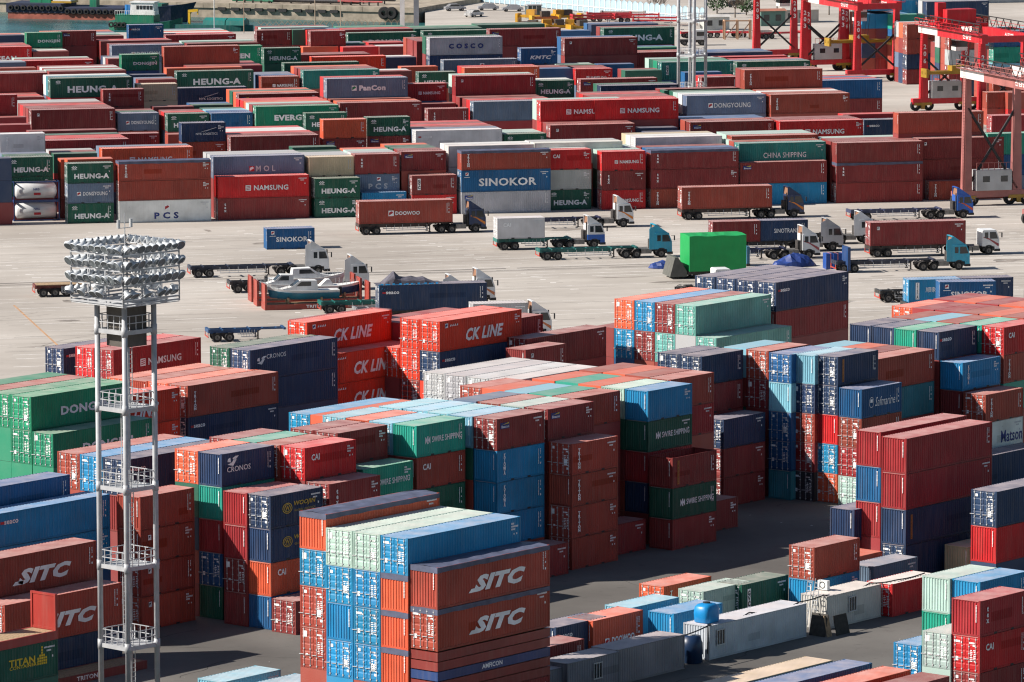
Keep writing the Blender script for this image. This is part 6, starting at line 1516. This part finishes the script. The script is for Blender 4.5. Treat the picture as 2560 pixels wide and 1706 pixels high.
# bushes, bare trees, sheds
def leafy(px, py, h, r, label, col, n=420, bare=False):
    root = empty('tree' if bare else 'bush', P(px, py, 0)); rd = random.Random(px); b = MB(); b.tube((0, 0, 0), (0, 0, h * .5), .14, .08, k=7)
    for i in range(16 if bare else 6):
        a = rd.uniform(0, 6.28); z = rd.uniform(.3, .6) * h; e = Vector((math.cos(a) * r * .8, math.sin(a) * r * .8, z + h * rd.uniform(.2, .45))); b.tube((0, 0, z), e, .05, .02, k=5, caps=False)
        if bare:
            for k in range(4): b.bar(e * .7, e + Vector((rd.uniform(-.9, .9), rd.uniform(-.9, .9), rd.uniform(.1, .9))), .03)
    b.build('trunk', plain('bark', (.11, .08, .06), .9), root)
    if not bare:
        b = MB()
        for i in range(n):
            u = Vector((rd.gauss(0, 1), rd.gauss(0, 1), rd.gauss(0, 1))).normalized() * rd.uniform(.45, 1) ; p = Vector((u.x * r, u.y * r, h * .55 + u.z * h * .42)) * 1.0; s = rd.uniform(.12, .3)
            t1 = Vector((rd.uniform(-1, 1), rd.uniform(-1, 1), rd.uniform(-1, 1))).normalized() * s; t2 = Vector((rd.uniform(-1, 1), rd.uniform(-1, 1), rd.uniform(-1, 1))).normalized() * s; b.quad([p - t1, p + t2, p + t1, p - t2])
        b.build('crown', plain('leaves', col, .7, 0, .5, 2), root)
    tag(root, label, 'tree' if bare else 'bush')
leafy(1795, 36, 4.2, 2.4, 'dark green bush left of the dark car beyond the fence', (.03, .07, .02)); leafy(1868, 40, 4.0, 2.3, 'dark green bush beside the red crane leg', (.035, .075, .025))
leafy(1645, 44, 5, 2.5, 'bare grey tree in front of the panel fence', (0, 0, 0), bare=True); leafy(1840, 46, 5, 2.4, 'bare tree between the two green bushes', (0, 0, 0), bare=True); leafy(1945, 30, 6, 2.6, 'bare tree seen left of the leg marked 203', (0, 0, 0), bare=True); leafy(2075, 40, 7, 3, 'bare tree behind the crane marked 204', (0, 0, 0), bare=True)
def shed(px, py, L, D, h, wall, roof, label, name='shed'):
    root = empty(name, P(px, py, 0), YAW['B']); MB().box(0, L, 0, D, 0, h).build('wall', M_THING, root, wall); b = MB(); b.prism([(-.3, h), (D/2, h + D * .13), (D + .3, h)], -.3, L + .3, 'x'); b.build('roof', M_THING, root, roof)
    k = int(L // 2.4)
    for i in range(k): MB().box(.6 + i * 2.4, 1.7 + i * 2.4, -.04, .02, h * .35, h * .75).build('window', M_GLASS, root)
    tag(root, label, 'building')
shed(1762, 78, 5.2, 3, 2.6, (.5, .52, .5), (.55, .53, .5), 'small pale shed beside the second mast'); shed(1905, 68, 5, 3, 3, (.1, .2, .17), (.4, .16, .1), 'green shed with reddish roof behind the crane marked 203'); shed(1965, 60, 7, 4, 2.6, (.45, .42, .38), (.5, .46, .42), 'low cream shed between the red cranes')
shed(1660, -32, 40, 16, 7, (.03, .035, .06), (.05, .05, .07), 'long dark building beyond the panel fence', 'warehouse'); shed(2270, 14, 34, 26, 6, (.55, .54, .52), (.74, .72, .68), 'warehouse with broad cream roof at the upper right', 'warehouse'); shed(1770, -25, 50, 14, 4, (.6, .6, .58), (.5, .5, .5), 'white low building at the top beyond the road', 'warehouse')
# white yard tractor by the mast
root = empty('yard_tractor', P(1700, 115, 0), .1); MB().box(0, 5, -1.1, 1.1, .6, 1.1).build('chassis', M_CHASSIS, root); c_ = MB().box(3.0, 5.0, -1.1, 1.1, 1.1, 2.9).build('cab', M_THING, root, (.7, .7, .7)); MB().box(3.2, 5.02, -1.12, 1.12, 1.8, 2.6).build('window', M_GLASS, c_); wheels(root, (.9, 4.2)); tag(root, 'white yard tractor standing by the second mast', 'truck')
# tan steel frame stored right of the mast
root = empty('steel_frame', P(1845, 100, 0), .1)
for x in (-2.5, 0, 2.5): MB().bar((x, -1, 0), (x, -1, 3.6), .25).bar((x, 1, 0), (x, 1, 3.6), .25).bar((x, -1, 3.6), (x, 1, 3.6), .25).build('portal', M_THING, root, (.55, .33, .2))
for x in (-2.5, 0): MB().bar((x, -1, .3), (x + 2.5, -1, 3.5), .18).build('brace', M_THING, root, (.5, .3, .2)); MB().bar((x, -1, 3.6), (x + 2.5, -1, 3.6), .25).build('top_beam', M_THING, root, (.55, .33, .2))
tag(root, 'tan braced steel frame standing right of the second mast', 'frame')
# blue-framed tank containers in the front row of the far yard
def tank_container(px, py, z0, label):
    yaw = YAW['B']; U = Vector((math.cos(yaw), math.sin(yaw), 0)); V = Vector((-math.sin(yaw), math.cos(yaw), 0)); q = P(px, py, z0 + ST); q.z = 0; c = q + U * L20/2 + V * WID/2
    root = empty('tank_container', (c.x, c.y, z0), yaw); a, w = L20/2, WID/2; b = MB(); b.lathe((-a + .25, 0, ST/2), (1, 0, 0), [(0, .01), (.05, .6), (.3, 1.05), (L20 - .8, 1.05), (L20 - .55, .6), (L20 - .5, .01)], 24); b.build('tank', plain('tank_shell', (.60, .61, .62), .35, .1, .1, .8), root, smooth=True)
    b = MB()
    for s in (-1, 1):
        for z in (.08, ST - .08): b.bar((-a, s*(w - .07), z), (a, s*(w - .07), z), .14)
        for x in (-a + .07, a - .07): b.bar((x, s*(w - .07), 0.01), (x, s*(w - .07), ST - .01), .14)
    for x in (-a + .07, a - .07):
        for z in (.08, ST - .08): b.bar((x, -w, z), (x, w, z), .14)
    b.build('frame', M_THING, root, (.015, .05, .18))
    p = Print(); p.word('NRS', 0, ST*.6, .8, .3, L20, .02, d=-.12); p.build('lettering', M_LETTER, root, NVY); p = Print(); p.rect(.1, ST*.36, .9, .3, L20, d=-.12); p.build('hazard_plate', M_LETTER, root, RED)
    MB().box(-a + .3, a - .3, -.3, .3, ST - .1, ST - .05).build('walkway', M_STEEL, root); tag(root, label, 'tank container', 'tank containers')
for k, z0 in enumerate((2.6, 0.0)):
    q = P(35, 452, 5.19); px, py = to_px((q.x, q.y, z0 + ST)); tank_container(px, py, z0, ('upper' if k == 0 else 'lower') + ' of two white NRS tanks in blue frames in the front row')
settle(365)
finish_labels()
